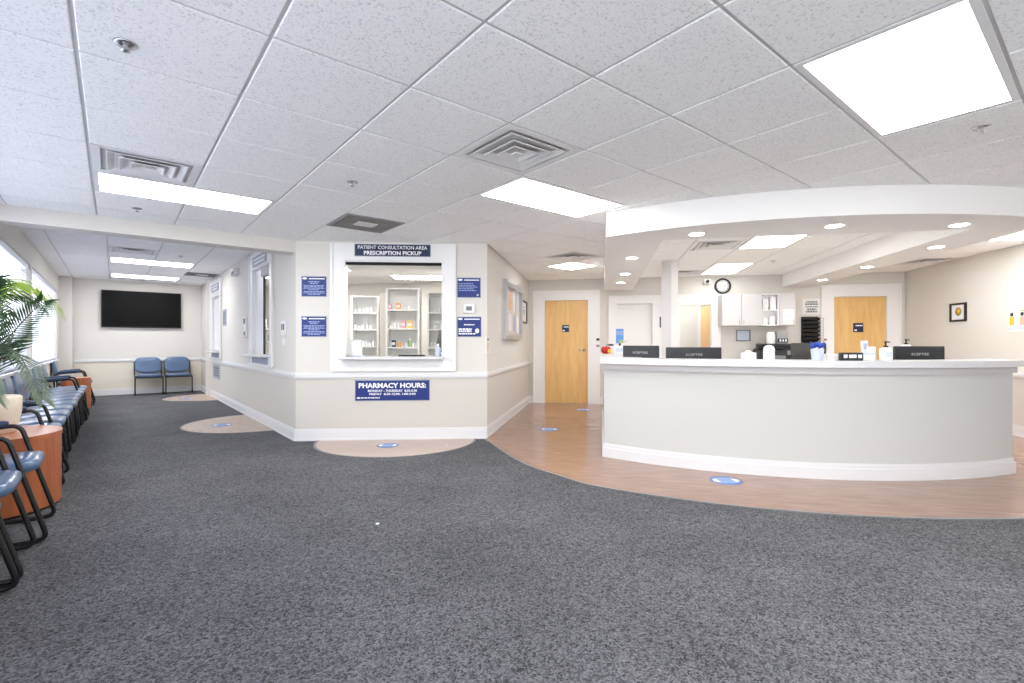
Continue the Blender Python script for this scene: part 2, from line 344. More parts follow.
# ------------------------------------------------------------ ceilings: tees, tiles, lights, vents
def clip(poly, x0, x1, y0, y1):
    for ax, lim, sg in ((0, x0, 1), (0, x1, -1), (1, y0, 1), (1, y1, -1)):
        out = []
        for i in range(len(poly)):
            p, q = poly[i], poly[(i+1) % len(poly)]
            a, c = sg*(p[ax]-lim), sg*(q[ax]-lim)
            if a >= 0: out.append(p)
            if a*c < 0:
                t = a/(a-c); out.append((p[0]+(q[0]-p[0])*t, p[1]+(q[1]-p[1])*t))
        poly = out
        if len(poly) < 3: return []
    return poly
def area(p): return abs(sum(p[i][0]*p[(i+1) % len(p)][1]-p[(i+1) % len(p)][0]*p[i][1] for i in range(len(p))))/2
G = .61; HALF = G/2-.0075
tile_full = MB().add([(-HALF, -HALF, .03), (HALF, -HALF, .03), (HALF, HALF, .03), (-HALF, HALF, .03), (-HALF, -HALF, .003), (HALF, -HALF, .003), (HALF, HALF, .003), (-HALF, HALF, .003),
   (-HALF+.004, -HALF+.004, 0), (HALF-.004, -HALF+.004, 0), (HALF-.004, HALF-.004, 0), (-HALF+.004, HALF-.004, 0)],
   [(0, 1, 5, 4), (1, 2, 6, 5), (2, 3, 7, 6), (3, 0, 4, 7), (4, 5, 9, 8), (5, 6, 10, 9), (6, 7, 11, 10), (7, 4, 8, 11), (11, 10, 9, 8), (0, 3, 2, 1)], 'tile').mesh('ceiling_tile')
def ceiling(name, poly, fr, x0, y0, z, skip, keep=lambda x, y: True):
    root = MB().prism(poly, z+.012, z+.05, 'slab').build(name, None, (fr.o.x, fr.o.y, 0), fr.rz, kind='structure')
    xs = [p[0] for p in poly]; ys = [p[1] for p in poly]
    i0, i1 = math.floor((min(xs)-x0)/G), math.ceil((max(xs)-x0)/G); j0, j1 = math.floor((min(ys)-y0)/G), math.ceil((max(ys)-y0)/G)
    tee = MB(); w = .012
    for i in range(i0, i1+1):
        q = clip(poly, x0+i*G-w, x0+i*G+w, min(ys), max(ys))
        if q and area(q) > 1e-4: tee.prism(q, z+.007, z+.02, 'tee')
    for j in range(j0, j1+1):
        q = clip(poly, min(xs), max(xs), y0+j*G-w, y0+j*G+w)
        if q and area(q) > 1e-4: tee.prism(q, z+.0066, z+.0201, 'tee')
    tee.build('grid_tee', root)
    for i in range(i0, i1):
        for j in range(j0, j1):
            if (i, j) in skip: continue
            cx, cy = x0+(i+.5)*G, y0+(j+.5)*G
            if not keep(cx, cy): continue
            q = clip(poly, cx-HALF, cx+HALF, cy-HALF, cy+HALF)
            if not q or area(q) < .004: continue
            if area(q) > .999*4*HALF*HALF:
                o = bpy.data.objects.new('ceiling_tile', tile_full); COL.objects.link(o); o.parent = root; o.location = (cx, cy, z)
            else: MB().prism(q, z, z+.03, 'tile').build('ceiling_tile', root)
ARC = lambda R, u0, u1, n=36: [(u0+(u1-u0)*i/n, 7.99-math.sqrt(R*R-(u0+(u1-u0)*i/n-1.83)**2)) for i in range(n+1)]
uwp = lambda u, w: UW.p(u, w)[:2]
main_poly = [(XL, -3.5), (XL, 6.17), (1.69, 6.17), (3.55, 4.86), uwp(-1.39, 9.5), uwp(.06, 9.5)]+[uwp(*p) for p in ARC(3.745, .06, 3.66)]+[uwp(5.12, 4.69), uwp(5.12, .58)]
X0, Y0 = -.1185, 2.742
def cells(i, j, n=2, m=1): return {(i+a, j+b_) for a in range(n) for b_ in range(m)}
main_skip = cells(0, 3) | cells(4, 0) | cells(4, -4) | cells(0, -5) | cells(4, -8) | cells(0, -9) | cells(9, 4, 1) | {(3, -1), (3, 3), (0, 2), (8, 3)}
def infront(x, y):
    d = .63*x+.777*y; r = .777*x-.63*y; return d > .5 and abs(r) < 1.25*d+1.2
ceiling('ceiling', main_poly, Frame((0, 0), 0), X0, Y0, CEIL, main_skip, infront)
ceiling('ceiling_wing', [(XL, 6.4), (1.69, 6.4), (1.69, 14.2), (XL, 14.2)], Frame((0, 0), 0), -.06, 10.39, WCEIL, cells(0, 0) | cells(0, 4) | {(0, -2), (2, 2)})
ceiling('ceiling_reception', [(.585, 4.95), (3.18, 4.95), (3.18, 9.5), (.585, 9.5)], UW, 1.72, 5.60, CEIL, {(0, 0), (0, 1), (0, 4), (0, 5), (-1, 1), (-1, 5)})
ceiling('ceiling_corner', [(3.66, 4.69), (5.12, 4.69), (5.12, 9.5), (3.66, 9.5)], UW, 3.90, 5.60, CEIL, {(1, 0), (1, 1), (1, 4), (0, 2), (0, 3)})
# closing roof above everything
B(XL-.3, 12, -4.5, 14.6, 2.82, 2.9, 'slab').build('roof', kind='structure')
# beam between lobby and wing, soffit ring above the desk, column
B(XL, 1.69, 6.17, 6.4, 2.24, 2.8, 'wall').build('ceiling_beam', kind='structure')
b = MB(); arc = ARC(3.75, .05, 3.66); n = len(arc)
for i in range(n-1):
    (u0, w0), (u1, w1) = arc[i], arc[i+1]
    b.add([(u0, w0, 2.16), (u1, w1, 2.16), (u1, 4.95, 2.16), (u0, 4.95, 2.16), (u0, w0, 2.44), (u1, w1, 2.44), (u0, 4.95, 2.44), (u1, 4.95, 2.44)], [(0, 3, 2, 1), (0, 1, 5, 4)]+([(3, 6, 7, 2)] if .585 < (u0+u1)/2 < 3.18 else []), 'soffit')
b.add([(.05, 4.69, 2.16), (.05, 4.95, 2.16), (.05, 4.95, 2.44), (.05, 4.69, 2.44)], [(0, 3, 2, 1)], 'soffit'); b.add([(3.66, 4.69, 2.16), (3.66, 4.95, 2.16), (3.66, 4.95, 2.44), (3.66, 4.69, 2.44)], [(0, 1, 2, 3)], 'soffit')
b.box(.05, .585, 4.95, 9.5, 2.16, 2.44, 'soffit').box(3.18, 3.66, 4.95, 9.5, 2.16, 2.44, 'soffit'); b.build('ceiling_soffit', None, (0, 0, 0), TH, kind='structure')
B(-.085, .085, -.085, .085, 0, CEIL+.01, 'trim').build('wall_column', None, (6.42, 4.2, 0), 0, kind='structure')

def troffer(loc, rz, label, L=1.22, Wd=.61, lens='panelE2'):
    t = thing('ceiling_light', label, 'ceiling light', loc, rz)
    a, c, f = L/2-.008, Wd/2-.008, .03
    fr = MB()
    fr.box(-a, a, -c, -c+f, 0, .03, 'white').box(-a, a, c-f, c, 0, .03, 'white').box(-a, -a+f, -c+f, c-f, 0, .03, 'white').box(a-f, a, -c+f, c-f, 0, .03, 'white')
    fr.build('frame', t); B(-a+f, a-f, -c+f, c-f, .001, .006, lens).build('diffuser', t); return t
def cellc(i, j, n=2, x0=X0, y0=Y0): return (x0+(i+n/2)*G, y0+(j+.5)*G)
for (i, j), lb in {(0, 3): 'rectangular ceiling light beside the left vent, before the beam', (4, 0): 'rectangular ceiling light just past the square diffuser in mid ceiling', (4, -4): 'largest bright ceiling light panel, overhead at the right',
                   (0, -5): 'added unseen ceiling light panel behind the viewer near the left wall', (4, -8): 'added unseen ceiling light panel behind the viewer near the right wall', (0, -9): 'added unseen ceiling light panel at the rear wall'}.items():  # panels behind the viewer and at the rear are unseen, added to brighten the room
    troffer(cellc(i, j)+(CEIL,), 0, lb, lens='panelE')
troffer(cellc(9, 4, 2)[:1]+cellc(9, 4)[1:]+(CEIL,), 0, 'square ceiling light before the wooden hall door', L=.61) .location.x = X0+9.5*G
troffer((-.06+G, 10.39+G/2, WCEIL), 0, 'near ceiling light in the television alcove', lens='panelE'); troffer((-.06+G, 12.83+G/2, WCEIL), 0, 'far ceiling light in the television alcove', lens='panelE')
troffer(UW.p(1.72+G/2, 6.21, CEIL), TH+PI/2, 'ceiling light over the reception desk, nearer one'); troffer(UW.p(1.72+G/2, 8.65, CEIL), TH+PI/2, 'ceiling light over the reception desk, near the clock wall', lens='panelE4')
troffer(UW.p(4.51+G/2, 6.21, CEIL), TH+PI/2, 'ceiling light along the right wall past the soffit'); troffer(UW.p(3.90+G/2, 7.43, CEIL), TH+PI/2, 'added unseen ceiling light hidden behind the right leg of the soffit', lens='panelE4')  # the second troffer is unseen, added to brighten the right wall

def diffuser(loc, rz, label):
    t = thing('air_diffuser', label, 'vent', loc, rz)
    B(-.29, .29, -.29, .29, .045, .05, 'dark').build('backing', t)
    MB().box(-.297, .297, -.297, -.25, 0, .012, 'white').box(-.297, .297, .25, .297, 0, .012, 'white').box(-.297, -.25, -.25, .25, 0, .012, 'white').box(.25, .297, -.25, .25, 0, .012, 'white').build('frame', t)
    for k, r in enumerate((.215, .15, .09)):
        q = MB(); r2 = r-.04; z0, z1 = -.004-.003*k, .014
        for a in range(4):
            T = Matrix.Rotation(a*PI/2, 4, 'Z')
            q.add([(-r, r, z0), (r, r, z0), (r2, r2, z1), (-r2, r2, z1), (-r-.008, r+.008, z0), (r+.008, r+.008, z0), (-r-.008, r+.008, z0+.004), (r+.008, r+.008, z0+.004)], [(0, 1, 2, 3), (0, 4, 5, 1), (4, 6, 7, 5)], 'white', T=T)
            q.add([(-r, r, z0+.003), (r, r, z0+.003), (r2, r2, z1+.003), (-r2, r2, z1+.003)], [(3, 2, 1, 0)], 'dark', T=T)  # dark faces above the louvers paint the shade in the gaps
        q.build('louver', t)
    B(-.032, .032, -.032, .032, -.014, -.008, 'white').build('centre_plate', t)
    return t
def cell1(i, j): return (X0+(i+.5)*G, Y0+(j+.5)*G, CEIL)
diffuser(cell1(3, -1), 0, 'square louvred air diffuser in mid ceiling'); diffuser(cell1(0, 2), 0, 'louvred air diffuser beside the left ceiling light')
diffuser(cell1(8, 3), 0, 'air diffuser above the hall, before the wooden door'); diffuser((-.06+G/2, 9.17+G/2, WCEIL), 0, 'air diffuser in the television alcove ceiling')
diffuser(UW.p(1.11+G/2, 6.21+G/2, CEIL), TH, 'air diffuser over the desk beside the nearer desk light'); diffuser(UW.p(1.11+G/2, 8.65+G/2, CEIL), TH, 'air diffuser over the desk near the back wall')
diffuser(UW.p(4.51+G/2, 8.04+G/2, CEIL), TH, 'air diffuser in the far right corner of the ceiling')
def grille(loc, label):
    t = thing('return_grille', label, 'vent', loc)
    q = MB().box(-.297, .297, -.297, -.275, -.002, .02, 'grey').box(-.297, .297, .275, .297, -.002, .02, 'grey').box(-.297, -.275, -.275, .275, -.002, .02, 'grey').box(.275, .297, -.275, .275, -.002, .02, 'grey'); q.build('frame', t)
    q = B(-.275, .275, -.275, .275, .012, .02, 'dgrey')
    for k in range(18): x = -.265+k*.0312; q.box(x-.004, x+.004, -.275, .275, -.001, .012, 'dgrey')
    q.build('grate', t); B(-.1, .1, -.075, .075, -.008, .004, 'white').build('centre_plate', t)
grille(cell1(3, 3), 'grey dusty return air grille above the pharmacy window'); grille((-.06+2.5*G-.03, 10.39+2.5*G, WCEIL), 'grey return air grille beside the alcove lights')
def sprinkler(loc, label):
    t = thing('sprinkler', label, 'sprinkler', loc)
    MB().lathe([(.002, 0), (.042, 0), (.036, -.006), (.012, -.008)], 'chrome', 20).build('escutcheon', t)
    MB().lathe([(.009, -.007), (.009, -.016), (.004, -.018), (.004, -.028)], 'grey', 10).build('head', t); MB().lathe([(.002, -.028), (.018, -.029), (.018, -.031), (.002, -.032)], 'chrome', 12).build('deflector', t)
for (x, y), z, lb in [((.04, 2.55), CEIL, 'chrome sprinkler head at the upper left of the ceiling'), ((1.41, 3.66), CEIL, 'sprinkler head in the ceiling before the grey return grille'), ((3.81, .49), CEIL, 'sprinkler head right of the largest light panel'),
              (UW.p(2.52, 7.9)[:2], CEIL, 'sprinkler head over the desk between two lights'), (UW.p(4.2, 7.48)[:2], CEIL, 'sprinkler head right of the soffit'), ((.85, 9.54), WCEIL, 'sprinkler head in the television alcove'), ((.17, 5.6), CEIL, 'sprinkler head by the beam at left')]:
    sprinkler((x, y, z), lb)
for u, w, lb in [(.356, 5.92, 'nearest of the three downlights in the left leg of the soffit'), (.339, 7.27, 'middle of the three downlights in the left leg of the soffit'), (.32, 8.3, 'rearmost downlight in the left leg of the soffit'),
                 (.86, 4.72, 'downlight at the left of the curved soffit front'), (1.949, 4.6, 'downlight in the middle of the curved soffit front'), (2.97, 4.75, 'downlight at the right of the curved soffit front'),
                 (3.416, 5.803, 'nearer downlight in the right leg of the soffit'), (3.426, 7.17, 'middle downlight in the right leg of the soffit'), (3.43, 8.5, 'rearmost downlight in the right leg of the soffit')]:
    t = thing('downlight', lb, 'downlight', UW.p(u, w, 2.16), TH)
    MB().lathe([(.066, -.001), (.084, -.001), (.084, -.005), (.066, -.004), (.066, -.001)], 'white', 24, caps=False).build('trim_ring', t); MB().lathe([(.001, -.0005), (.066, -.0005), (.066, -.003), (.001, -.003)], 'downE', 24).build('lens', t)

# ------------------------------------------------------------ exterior windows with blinds
for nm, (y0, y1, z0, z1) in (('window_left_added', WIN0), ('window_1', WIN1), ('window_2', WIN2)):
    r = empty(nm, (LEFT.o.x, 0, 0), PI/2, kind='structure')
    fb = MB()
    for a, c, d, e in ((y0, y1, z0, z0+.04), (y0, y1, z1-.04, z1), (y0, y0+.04, z0+.04, z1-.04), (y1-.04, y1, z0+.04, z1-.04)): fb.box(a, c, .09, .14, d, e, 'trim')
    fb.box((y0+y1)/2-.025, (y0+y1)/2+.025, .09, .14, z0+.04, z1-.04, 'trim'); fb.build('window_frame', r)
    B(y0+.04, y1-.04, .112, .116, z0+.04, z1-.04, 'glass').build('glass_pane', r)
    B(y0-.05, y1+.05, -.035, .09, z0-.03, z0, 'trim').build('window_sill', r)
    B(y0+.01, y1-.01, .02, .075, z1-.06, z1, 'slat').build('head_rail', r); B(y0+.012, y1-.012, .025, .088, z0+.002, z0+.034, 'slat').build('bottom_rail', r)
    T = Matrix.Rotation(rad(8 if nm == 'window_left_added' else 52), 4, 'X'); sm = B(y0+.015, y1-.015, -.024, .024, -.0015, .0015, 'slat', T=T).mesh('blind_slat')
    z = z0+.05
    while z < z1-.08:
        o = bpy.data.objects.new('blind_slat', sm); COL.objects.link(o); o.parent = r; o.location = (0, .05, z); z += .046
    cb = MB(); k = y0+.2
    while k < y1: cb.box(k-.003, k+.003, .024, .0255, z0, z1-.06, 'slat'); k += .62
    cb.build('ladder_cord', r)

# ------------------------------------------------------------ pharmacy room and its windows
b = MB().prism([(1.79, 6.3), (3.5, 5.1), uwp(-1.5, 9.48), uwp(-8.2, 9.48)], CEIL, CEIL+.05, 'soffit'); b.build('ceiling_pharmacy', kind='structure')
troffer(CH.p(1.2, 3.05, CEIL-.03), CH.rz, 'ceiling light inside the pharmacy seen through its window', lens='panelE3'); troffer(CH.p(1.15, .62, CEIL-.03), CH.rz, 'added ceiling light just inside the pharmacy window', lens='panelE3'); troffer(CH.p(-.5, 2.0, CEIL-.03), CH.rz, 'added ceiling light at the left end of the pharmacy', lens='panelE3'); troffer((2.6, 9.6, CEIL-.03), 0, 'added ceiling light deep inside the pharmacy', lens='panelE3')  # panels after the first are added to brighten the pharmacy interior
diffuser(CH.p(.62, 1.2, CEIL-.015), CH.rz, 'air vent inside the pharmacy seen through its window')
def service_window(nm, fr, x0, x1, z0, z1, cas, ztop, zbot, sill=True):
    r = empty(nm, fr.o, fr.rz, kind='structure')
    a, c = x0-cas, x1+cas; q = MB()
    q.box(a, x0, -.02, 0, zbot, ztop, 'frame').box(x1, c, -.02, 0, zbot, ztop, 'frame').box(x0, x1, -.02, 0, z1, ztop, 'frame').box(x0, x1, -.02, 0, zbot, z0, 'frame')
    q.box(a-.012, a+.022, -.034, -.02, zbot, ztop, 'frame').box(c-.022, c+.012, -.034, -.02, zbot, ztop, 'frame').box(a, c, -.034, -.02, zbot-.014, zbot+.02, 'frame').build('window_casing', r)
    q = MB().box(x0, x0+.015, -.02, .1, z0, z1, 'frame').box(x1-.015, x1, -.02, .1, z0, z1, 'frame').box(x0+.015, x1-.015, .0, .1, z1-.015, z1, 'frame'); q.build('window_frame', r)
    if sill: B(x0-.03, x1+.02, -.15, .3, z0-.032, z0, 'top', bev=.006).build('window_sill', r)
    return r
r = service_window('window_3', CH, .563, 1.74, 1.0, 2.155, .145, 2.36, .84)
B(.58, 1.725, .02, .07, 2.11, 2.139, 'dark').build('shutter_track', r)
r = service_window('window_4', WING, 14.2-8.45, 14.2-7.36, 1.0, 2.29, .16, 2.52, .84)
B(14.2-8.43, 14.2-7.92, .03, .05, 1.0, 2.27, 'frame').build('sliding_panel', r); B(14.2-7.92, 14.2-7.9, .025, .055, 1.0, 2.27, 'dcharc').build('edge_channel', r)
MB().box(14.2-7.9, 14.2-7.378, -.01, .07, 2.13, 2.272, 'grey').build('shutter_housing', r)
r = service_window('window_5', WING, 14.2-12.47, 14.2-11.45, 1.0, 2.14, .16, 2.5, .84)
B(14.2-12.45, 14.2-11.47, .03, .05, 1.0, 2.12, 'frame').build('sliding_panel', r)

def bars(rows, w, h, seed, m='lett', x0=None):
    rn = random.Random(seed); q = MB(); q.stuff = True
    for (z, hh, frac, al) in rows:
        L = w*frac; x = -L/2 if al == 'c' else -w/2
        end = x+L
        while x < end-.004:
            l = min(end-x, rn.uniform(.012, .04)); q.box(x, x+l, -.0015, 0, z-hh/2, z+hh/2, m); x += l+.007
    return q
def plate(fr, x0, x1, z0, z1, label, face='blue', name='wall_sign', edge='silver', y=0):
    w, h = x1-x0, z1-z0
    t = at(fr, name, label, 'sign', (x0+x1)/2, (z0+z1)/2, y)
    B(-w/2, w/2, -.008, 0, -h/2, h/2, edge).build('backplate', t); B(-w/2+.008, w/2-.008, -.011, -.008, -h/2+.008, h/2-.008, face).build('sign_face', t); return t, w, h
def rows_sign(t, w, h, rows, seed, m='pale', logo=True):
    o = bars(rows, w*.86, h, seed, m).build('lettering', t, (0, -.011, 0))
    if logo:
        MB().sup(.028, .002, .012, 1, 1, 'lett', nu=12, nv=6).build('logo', t, (-w*.36, -.012, h*.38))
        B(-w*.2, w*.42, -.0015, 0, -.006, .006, 'lett').build('header_line', t, (0, -.011, h*.37))
P = [(.055, .012, .5, 'c'), (.035, .01, .34, 'c')]; Q = [(z, .009, f, 'c') for z, f in ((.01, .96), (-.006, .9), (-.022, .97), (-.04, .5), (-.06, .93), (-.078, .96), (-.094, .55))]
t, w, h = plate(CH, .067, .364, 1.715, 1.963, 'blue notice sign left of the pharmacy window, upper one'); rows_sign(t, w, h, P+Q, 1)
t, w, h = plate(CH, .067, .364, 1.237, 1.487, 'blue notice sign left of the pharmacy window, lower one'); rows_sign(t, w, h, P+Q, 2)
t, w, h = plate(CH, 1.909, 2.2, 1.714, 1.962, 'blue notice sign right of the pharmacy window, above the thermostat'); rows_sign(t, w, h, [(z, .009, f, 'l') for z, f in ((.05, .7), (.028, .8), (.008, .9), (-.014, .75), (-.036, .85))], 3)
MB().lathe([(.001, 0), (.012, 0), (.012, .002), (.001, .002)], 'lett', 10, T=Matrix.Rotation(PI/2, 4, 'X')).build('emblem', t, (w*.36, -.0115, -h*.36))
t, w, h = plate(CH, 1.909, 2.207, 1.238, 1.487, 'blue notice sign right of the pharmacy window, below the thermostat')
rows_sign(t, w, h, [(.025, .014, .5, 'c'), (-.03, .02, .62, 'l'), (-.055, .02, .6, 'l'), (-.085, .016, .8, 'l')], 4, 'lett'); MB().sup(.025, .002, .03, 1, 1, 'lett', nu=12, nv=6).build('emblem', t, (w*.32, -.012, -h*.2))
t, w, h = plate(CH, .692, 1.596, 2.201, 2.352, 'navy sign over the pharmacy window reading PATIENT CONSULTATION AREA', 'navy', y=-.02)
text('PATIENT CONSULTATION AREA', .82, .042, t, (0, -.013, .033), bold=.01); text('PRESCRIPTION PICKUP', .68, .048, t, (0, -.013, -.033), bold=.03)
t, w, h = plate(CH, .692, 1.584, .468, .721, 'blue PHARMACY HOURS sign on the lower wall under the pharmacy window')
text('PHARMACY HOURS:', .80, .062, t, (0, -.013, .06), bold=.035); text('MONDAY - THURSDAY  8:30-5:30', .58, .03, t, (0, -.013, -.004), bold=.02); text('FRIDAY  8:30-12:00, 1:00-5:00', .55, .03, t, (0, -.013, -.045), bold=.02)
bars([(0, .012, 1, 'l')], .22, .02, 5).build('lettering', t, (-.26, -.011, -.088)); MB().sup(.024, .002, .01, 1, 1, 'lett', nu=12, nv=6).build('logo', t, (-.4, -.012, -.088))
t = at(CH, 'thermostat', 'white thermostat on the wall between two blue signs', 'thermostat', 2.055, 1.58)
B(-.07, .07, -.028, 0, -.055, .055, 'white', bev=.008).build('body', t); B(-.035, .035, -.031, -.0285, -.02, .03, 'mgrey').build('display', t)
t = at(HALL, 'wall_plate', 'white wall plate with rust coloured strips at the hall corner', 'wall plate', 5.94, 1.145)
B(-.09, .09, -.012, 0, -.1, .1, 'white').build('plate', t)
for k in (-.035, .035): MB().box(k-.016, k+.016, -.016, -.012, -.085, .03, 'sand').box(k-.016, k+.016, -.016, -.012, .045, .085, 'mgrey').build('strip', t)
# signs over and under the wing windows, small plates along the wing wall
WX = lambda y: 14.2-y
t, w, h = plate(WING, WX(8.35), WX(7.5), 2.31, 2.46, 'slate sign over the nearer alcove service window', 'slate', y=-.02); bars([(.025, .03, .9, 'c'), (-.03, .03, .75, 'c')], .8, .1, 8).build('lettering', t, (0, -.011, 0))
t, w, h = plate(WING, WX(12.4), WX(11.5), 2.25, 2.4, 'slate sign over the farther alcove service window', 'slate', y=-.02); bars([(.025, .03, .9, 'c'), (-.03, .03, .75, 'c')], .8, .1, 9).build('lettering', t, (0, -.011, 0))
t, w, h = plate(WING, WX(8.4), WX(7.42), .862, .955, 'pale slate strip sign under the sill of the nearer alcove window', 'slate', y=-.02)
t, w, h = plate(WING, WX(12.4), WX(11.5), .862, .955, 'pale slate strip sign under the sill of the farther alcove window', 'slate', y=-.02)
t, w, h = plate(WING, WX(12.3), WX(11.5), .42, .7, 'grey lettered notice below the farther alcove window', 'slate'); bars([(z, .03, .95, 'c') for z in (.08, .03, -.02, -.07)], .72, .2, 10, 'mgrey').build('lettering', t, (0, -.011, 0))
t, w, h = plate(WING, WX(11.1), WX(10.75), 1.5, 1.82, 'grey lettered notice between the two alcove windows', 'slate'); bars([(z, .03, .95, 'c') for z in (.1, .05, 0, -.05, -.1)], .28, .2, 11, 'mgrey').build('lettering', t, (0, -.011, 0))
t, w, h = plate(WING, WX(13.35), WX(12.95), 1.3, 1.6, 'small pale notice left of the farther alcove window', 'paper'); bars([(z, .02, .95, 'c') for z in (.08, .03, -.02, -.07)], .3, .2, 12, 'mgrey').build('lettering', t, (0, -.011, 0))
t = at(WING, 'wall_intercom', 'white wall intercom left of the nearer alcove window', 'intercom', WX(8.95), 1.42)
B(-.08, .08, -.03, 0, -.17, .17, 'white', bev=.01).build('body', t); B(-.045, .045, -.036, -.0305, .06, .14, 'dcharc').build('speaker', t); B(-.03, .03, -.036, -.0305, -.13, -.07, 'dcharc').build('button', t)
t = at(WING, 'light_switch', 'white switch plate right of the nearer alcove window', 'switch', WX(6.7), 1.33)
B(-.1, .1, -.01, 0, -.06, .12, 'white').build('plate', t); B(-.06, -.02, -.016, -.01, .0, .08, 'mgrey').build('toggle', t); B(.02, .06, -.016, -.01, .0, .08, 'mgrey').build('toggle', t)
solo(B(-.06, .06, -.012, 0, -.05, .05, 'white', bev=.004), 'outlet_cover', 'small blank plate below the switch by the nearer alcove window', 'wall plate', WING.p(WX(6.68), 0, 1.18), WING.rz)
t = at(WING, 'emergency_light', 'small white box high on the alcove wall near the ceiling', 'emergency light', WX(9.7), 2.4)
B(-.16, .16, -.09, 0, -.06, .06, 'white', bev=.01).build('body', t); B(-.02, .14, -.1, -.0905, -.05, .0, 'grey').build('lens', t)

# pharmacy shelves with stock
def shelf_unit(x0, x1, y, z1, zs, label):
    w = x1-x0
    t = thing('shelving_unit', label, 'shelves', CH.p(x0, y, 0), CH.rz)
    B(0, .03, 0, .3, 0, z1, 'paper').build('side_panel', t); B(w-.03, w, 0, .3, 0, z1, 'paper').build('side_panel', t)
    B(.03, w-.03, .285, .3, 0, z1, 'paper').build('back_panel', t); B(0, w, 0, .3, z1, z1+.02, 'paper').build('top_panel', t)
    for z in zs: B(.031, w-.031, .005, .284, z-.022, z, 'paper').build('shelf', t)
    return t
shelf_unit(.70, 1.23, 1.9, 2.02, (1.70, 1.40, 1.10, .8, .5, .2), 'tall white shelving unit in the middle of the pharmacy window')
shelf_unit(-.02, .45, 2.6, 1.955, (1.695, 1.405, 1.11, .8, .5), 'white shelving unit at the left of the pharmacy window view')
shelf_unit(1.30, 1.75, 2.4, 2.01, (1.69, 1.40, 1.095, .8, .5), 'white shelving unit at the right of the pharmacy window view')
B(.53, .63, 2.3, 2.9, 0, 2.0, 'wains').build('wall_pharmacy_pier', None, CH.o, CH.rz, kind='structure')
def bottle(x, y, z, r, h, m, label, group=None, box=False):
    t = thing('medicine_box' if box else 'medicine_bottle', label, 'box' if box else 'bottle', CH.p(x, y, z), CH.rz, group)
    if box: B(-r, r, -r, r, 0, h, m).build('carton', t); B(-r*.8, r*.8, -r-.001, -r, h*.3, h*.7, 'paper').build('label_patch', t)
    else:
        MB().lathe([(r, 0), (r, h*.7), (r*.6, h*.8)], m, 12).build('body', t); MB().lathe([(r*.65, h*.8), (r*.65, h)], 'paper' if m != 'paper' else 'clear', 12).build('cap', t)
for (x0, x1, y, zs, nm) in ((.70, 1.23, 1.9, (1.70, 1.40, 1.10), 'middle'), (-.02, .45, 2.6, (1.695, 1.405, 1.11), 'left'), (1.30, 1.75, 2.4, (1.69, 1.40, 1.095), 'right')):
    for k, z in enumerate(zs):
        lv = ('upper', 'middle', 'lower')[k]; x = x0+.07
        while x < x1-.08:
            if not (nm == 'middle' and any(a-.035 < x < c+.035 for a, c in [((.74, .93),), ((.93, 1.12),), ((.79, .96), (1.06, 1.09))][k])):
                r = random.uniform(.014, .024); bottle(x, y+.06, z, r, random.uniform(.06, .11), 'paper', f'small white medicine bottle on the {lv} shelf of the {nm} pharmacy unit', f'bottles on the {lv} shelf of the {nm} unit')
            x += random.uniform(.05, .075)
for x, z, r, h, m, lb, bx in [(.76, 1.70, .024, .09, 'pink', 'pink box on the upper pharmacy shelf', 1), (.89, 1.70, .034, .1, 'orange', 'orange box on the upper pharmacy shelf', 1), (.97, 1.40, .034, .12, 'pink', 'tall pink box on the middle pharmacy shelf', 1),
      (1.08, 1.40, .034, .12, 'yellow', 'yellow box on the middle pharmacy shelf', 1), (.82, 1.10, .03, .11, 'navy', 'dark blue box on the lower pharmacy shelf', 1), (.91, 1.10, .026, .10, 'orange', 'orange bottle on the lower pharmacy shelf', 0), (1.075, 1.10, .024, .14, 'green', 'green bottle on the lower pharmacy shelf', 0)]:
    bottle(x, 1.96, z, r, h, m, lb, None, bool(bx))
# on the pharmacy sill
t = thing('paper_holder', 'white paper leaflet holder at the left end of the pharmacy window sill', 'leaflet holder', CH.p(.66, .14, 1.0), CH.rz)
B(-.08, .07, -.02, .02, 0, .2, 'paper').build('leaflet', t); B(-.03, .09, -.05, -.021, 0, .14, 'paper').build('leaflet', t); B(-.085, .095, -.06, .03, 0, .012, 'clear').build('base', t)
t = thing('keyboard', 'black keyboard on the pharmacy window sill', 'keyboard', CH.p(1.34, .2, 1.0), CH.rz)
B(-.16, .16, -.06, .06, 0, .018, 'black').build('body', t); B(-.15, .05, -.045, .045, .018, .022, 'mgrey').build('keys', t)
t = thing('computer_screen', 'black computer screen seen from the side in the pharmacy window', 'monitor', CH.p(1.66, .36, 1.0), CH.rz+rad(-68))
B(-.16, .16, -.015, .015, .05, .34, 'black', T=Matrix.Rotation(rad(-12), 4, 'X')).build('panel', t); B(-.08, .08, -.05, .05, 0, .012, 'black').build('base', t); B(-.02, .02, -.012, .012, .01, .1, 'black').build('neck', t)
t = thing('spray_bottle', 'pale plastic bottle beside the pharmacy computer screen', 'bottle', CH.p(1.67, .1, 1.0), CH.rz)
MB().lathe([(.035, 0), (.035, .1), (.014, .13)], 'clear', 16).build('body', t); MB().lathe([(.016, .13), (.016, .155)], 'paper', 12).build('cap', t)
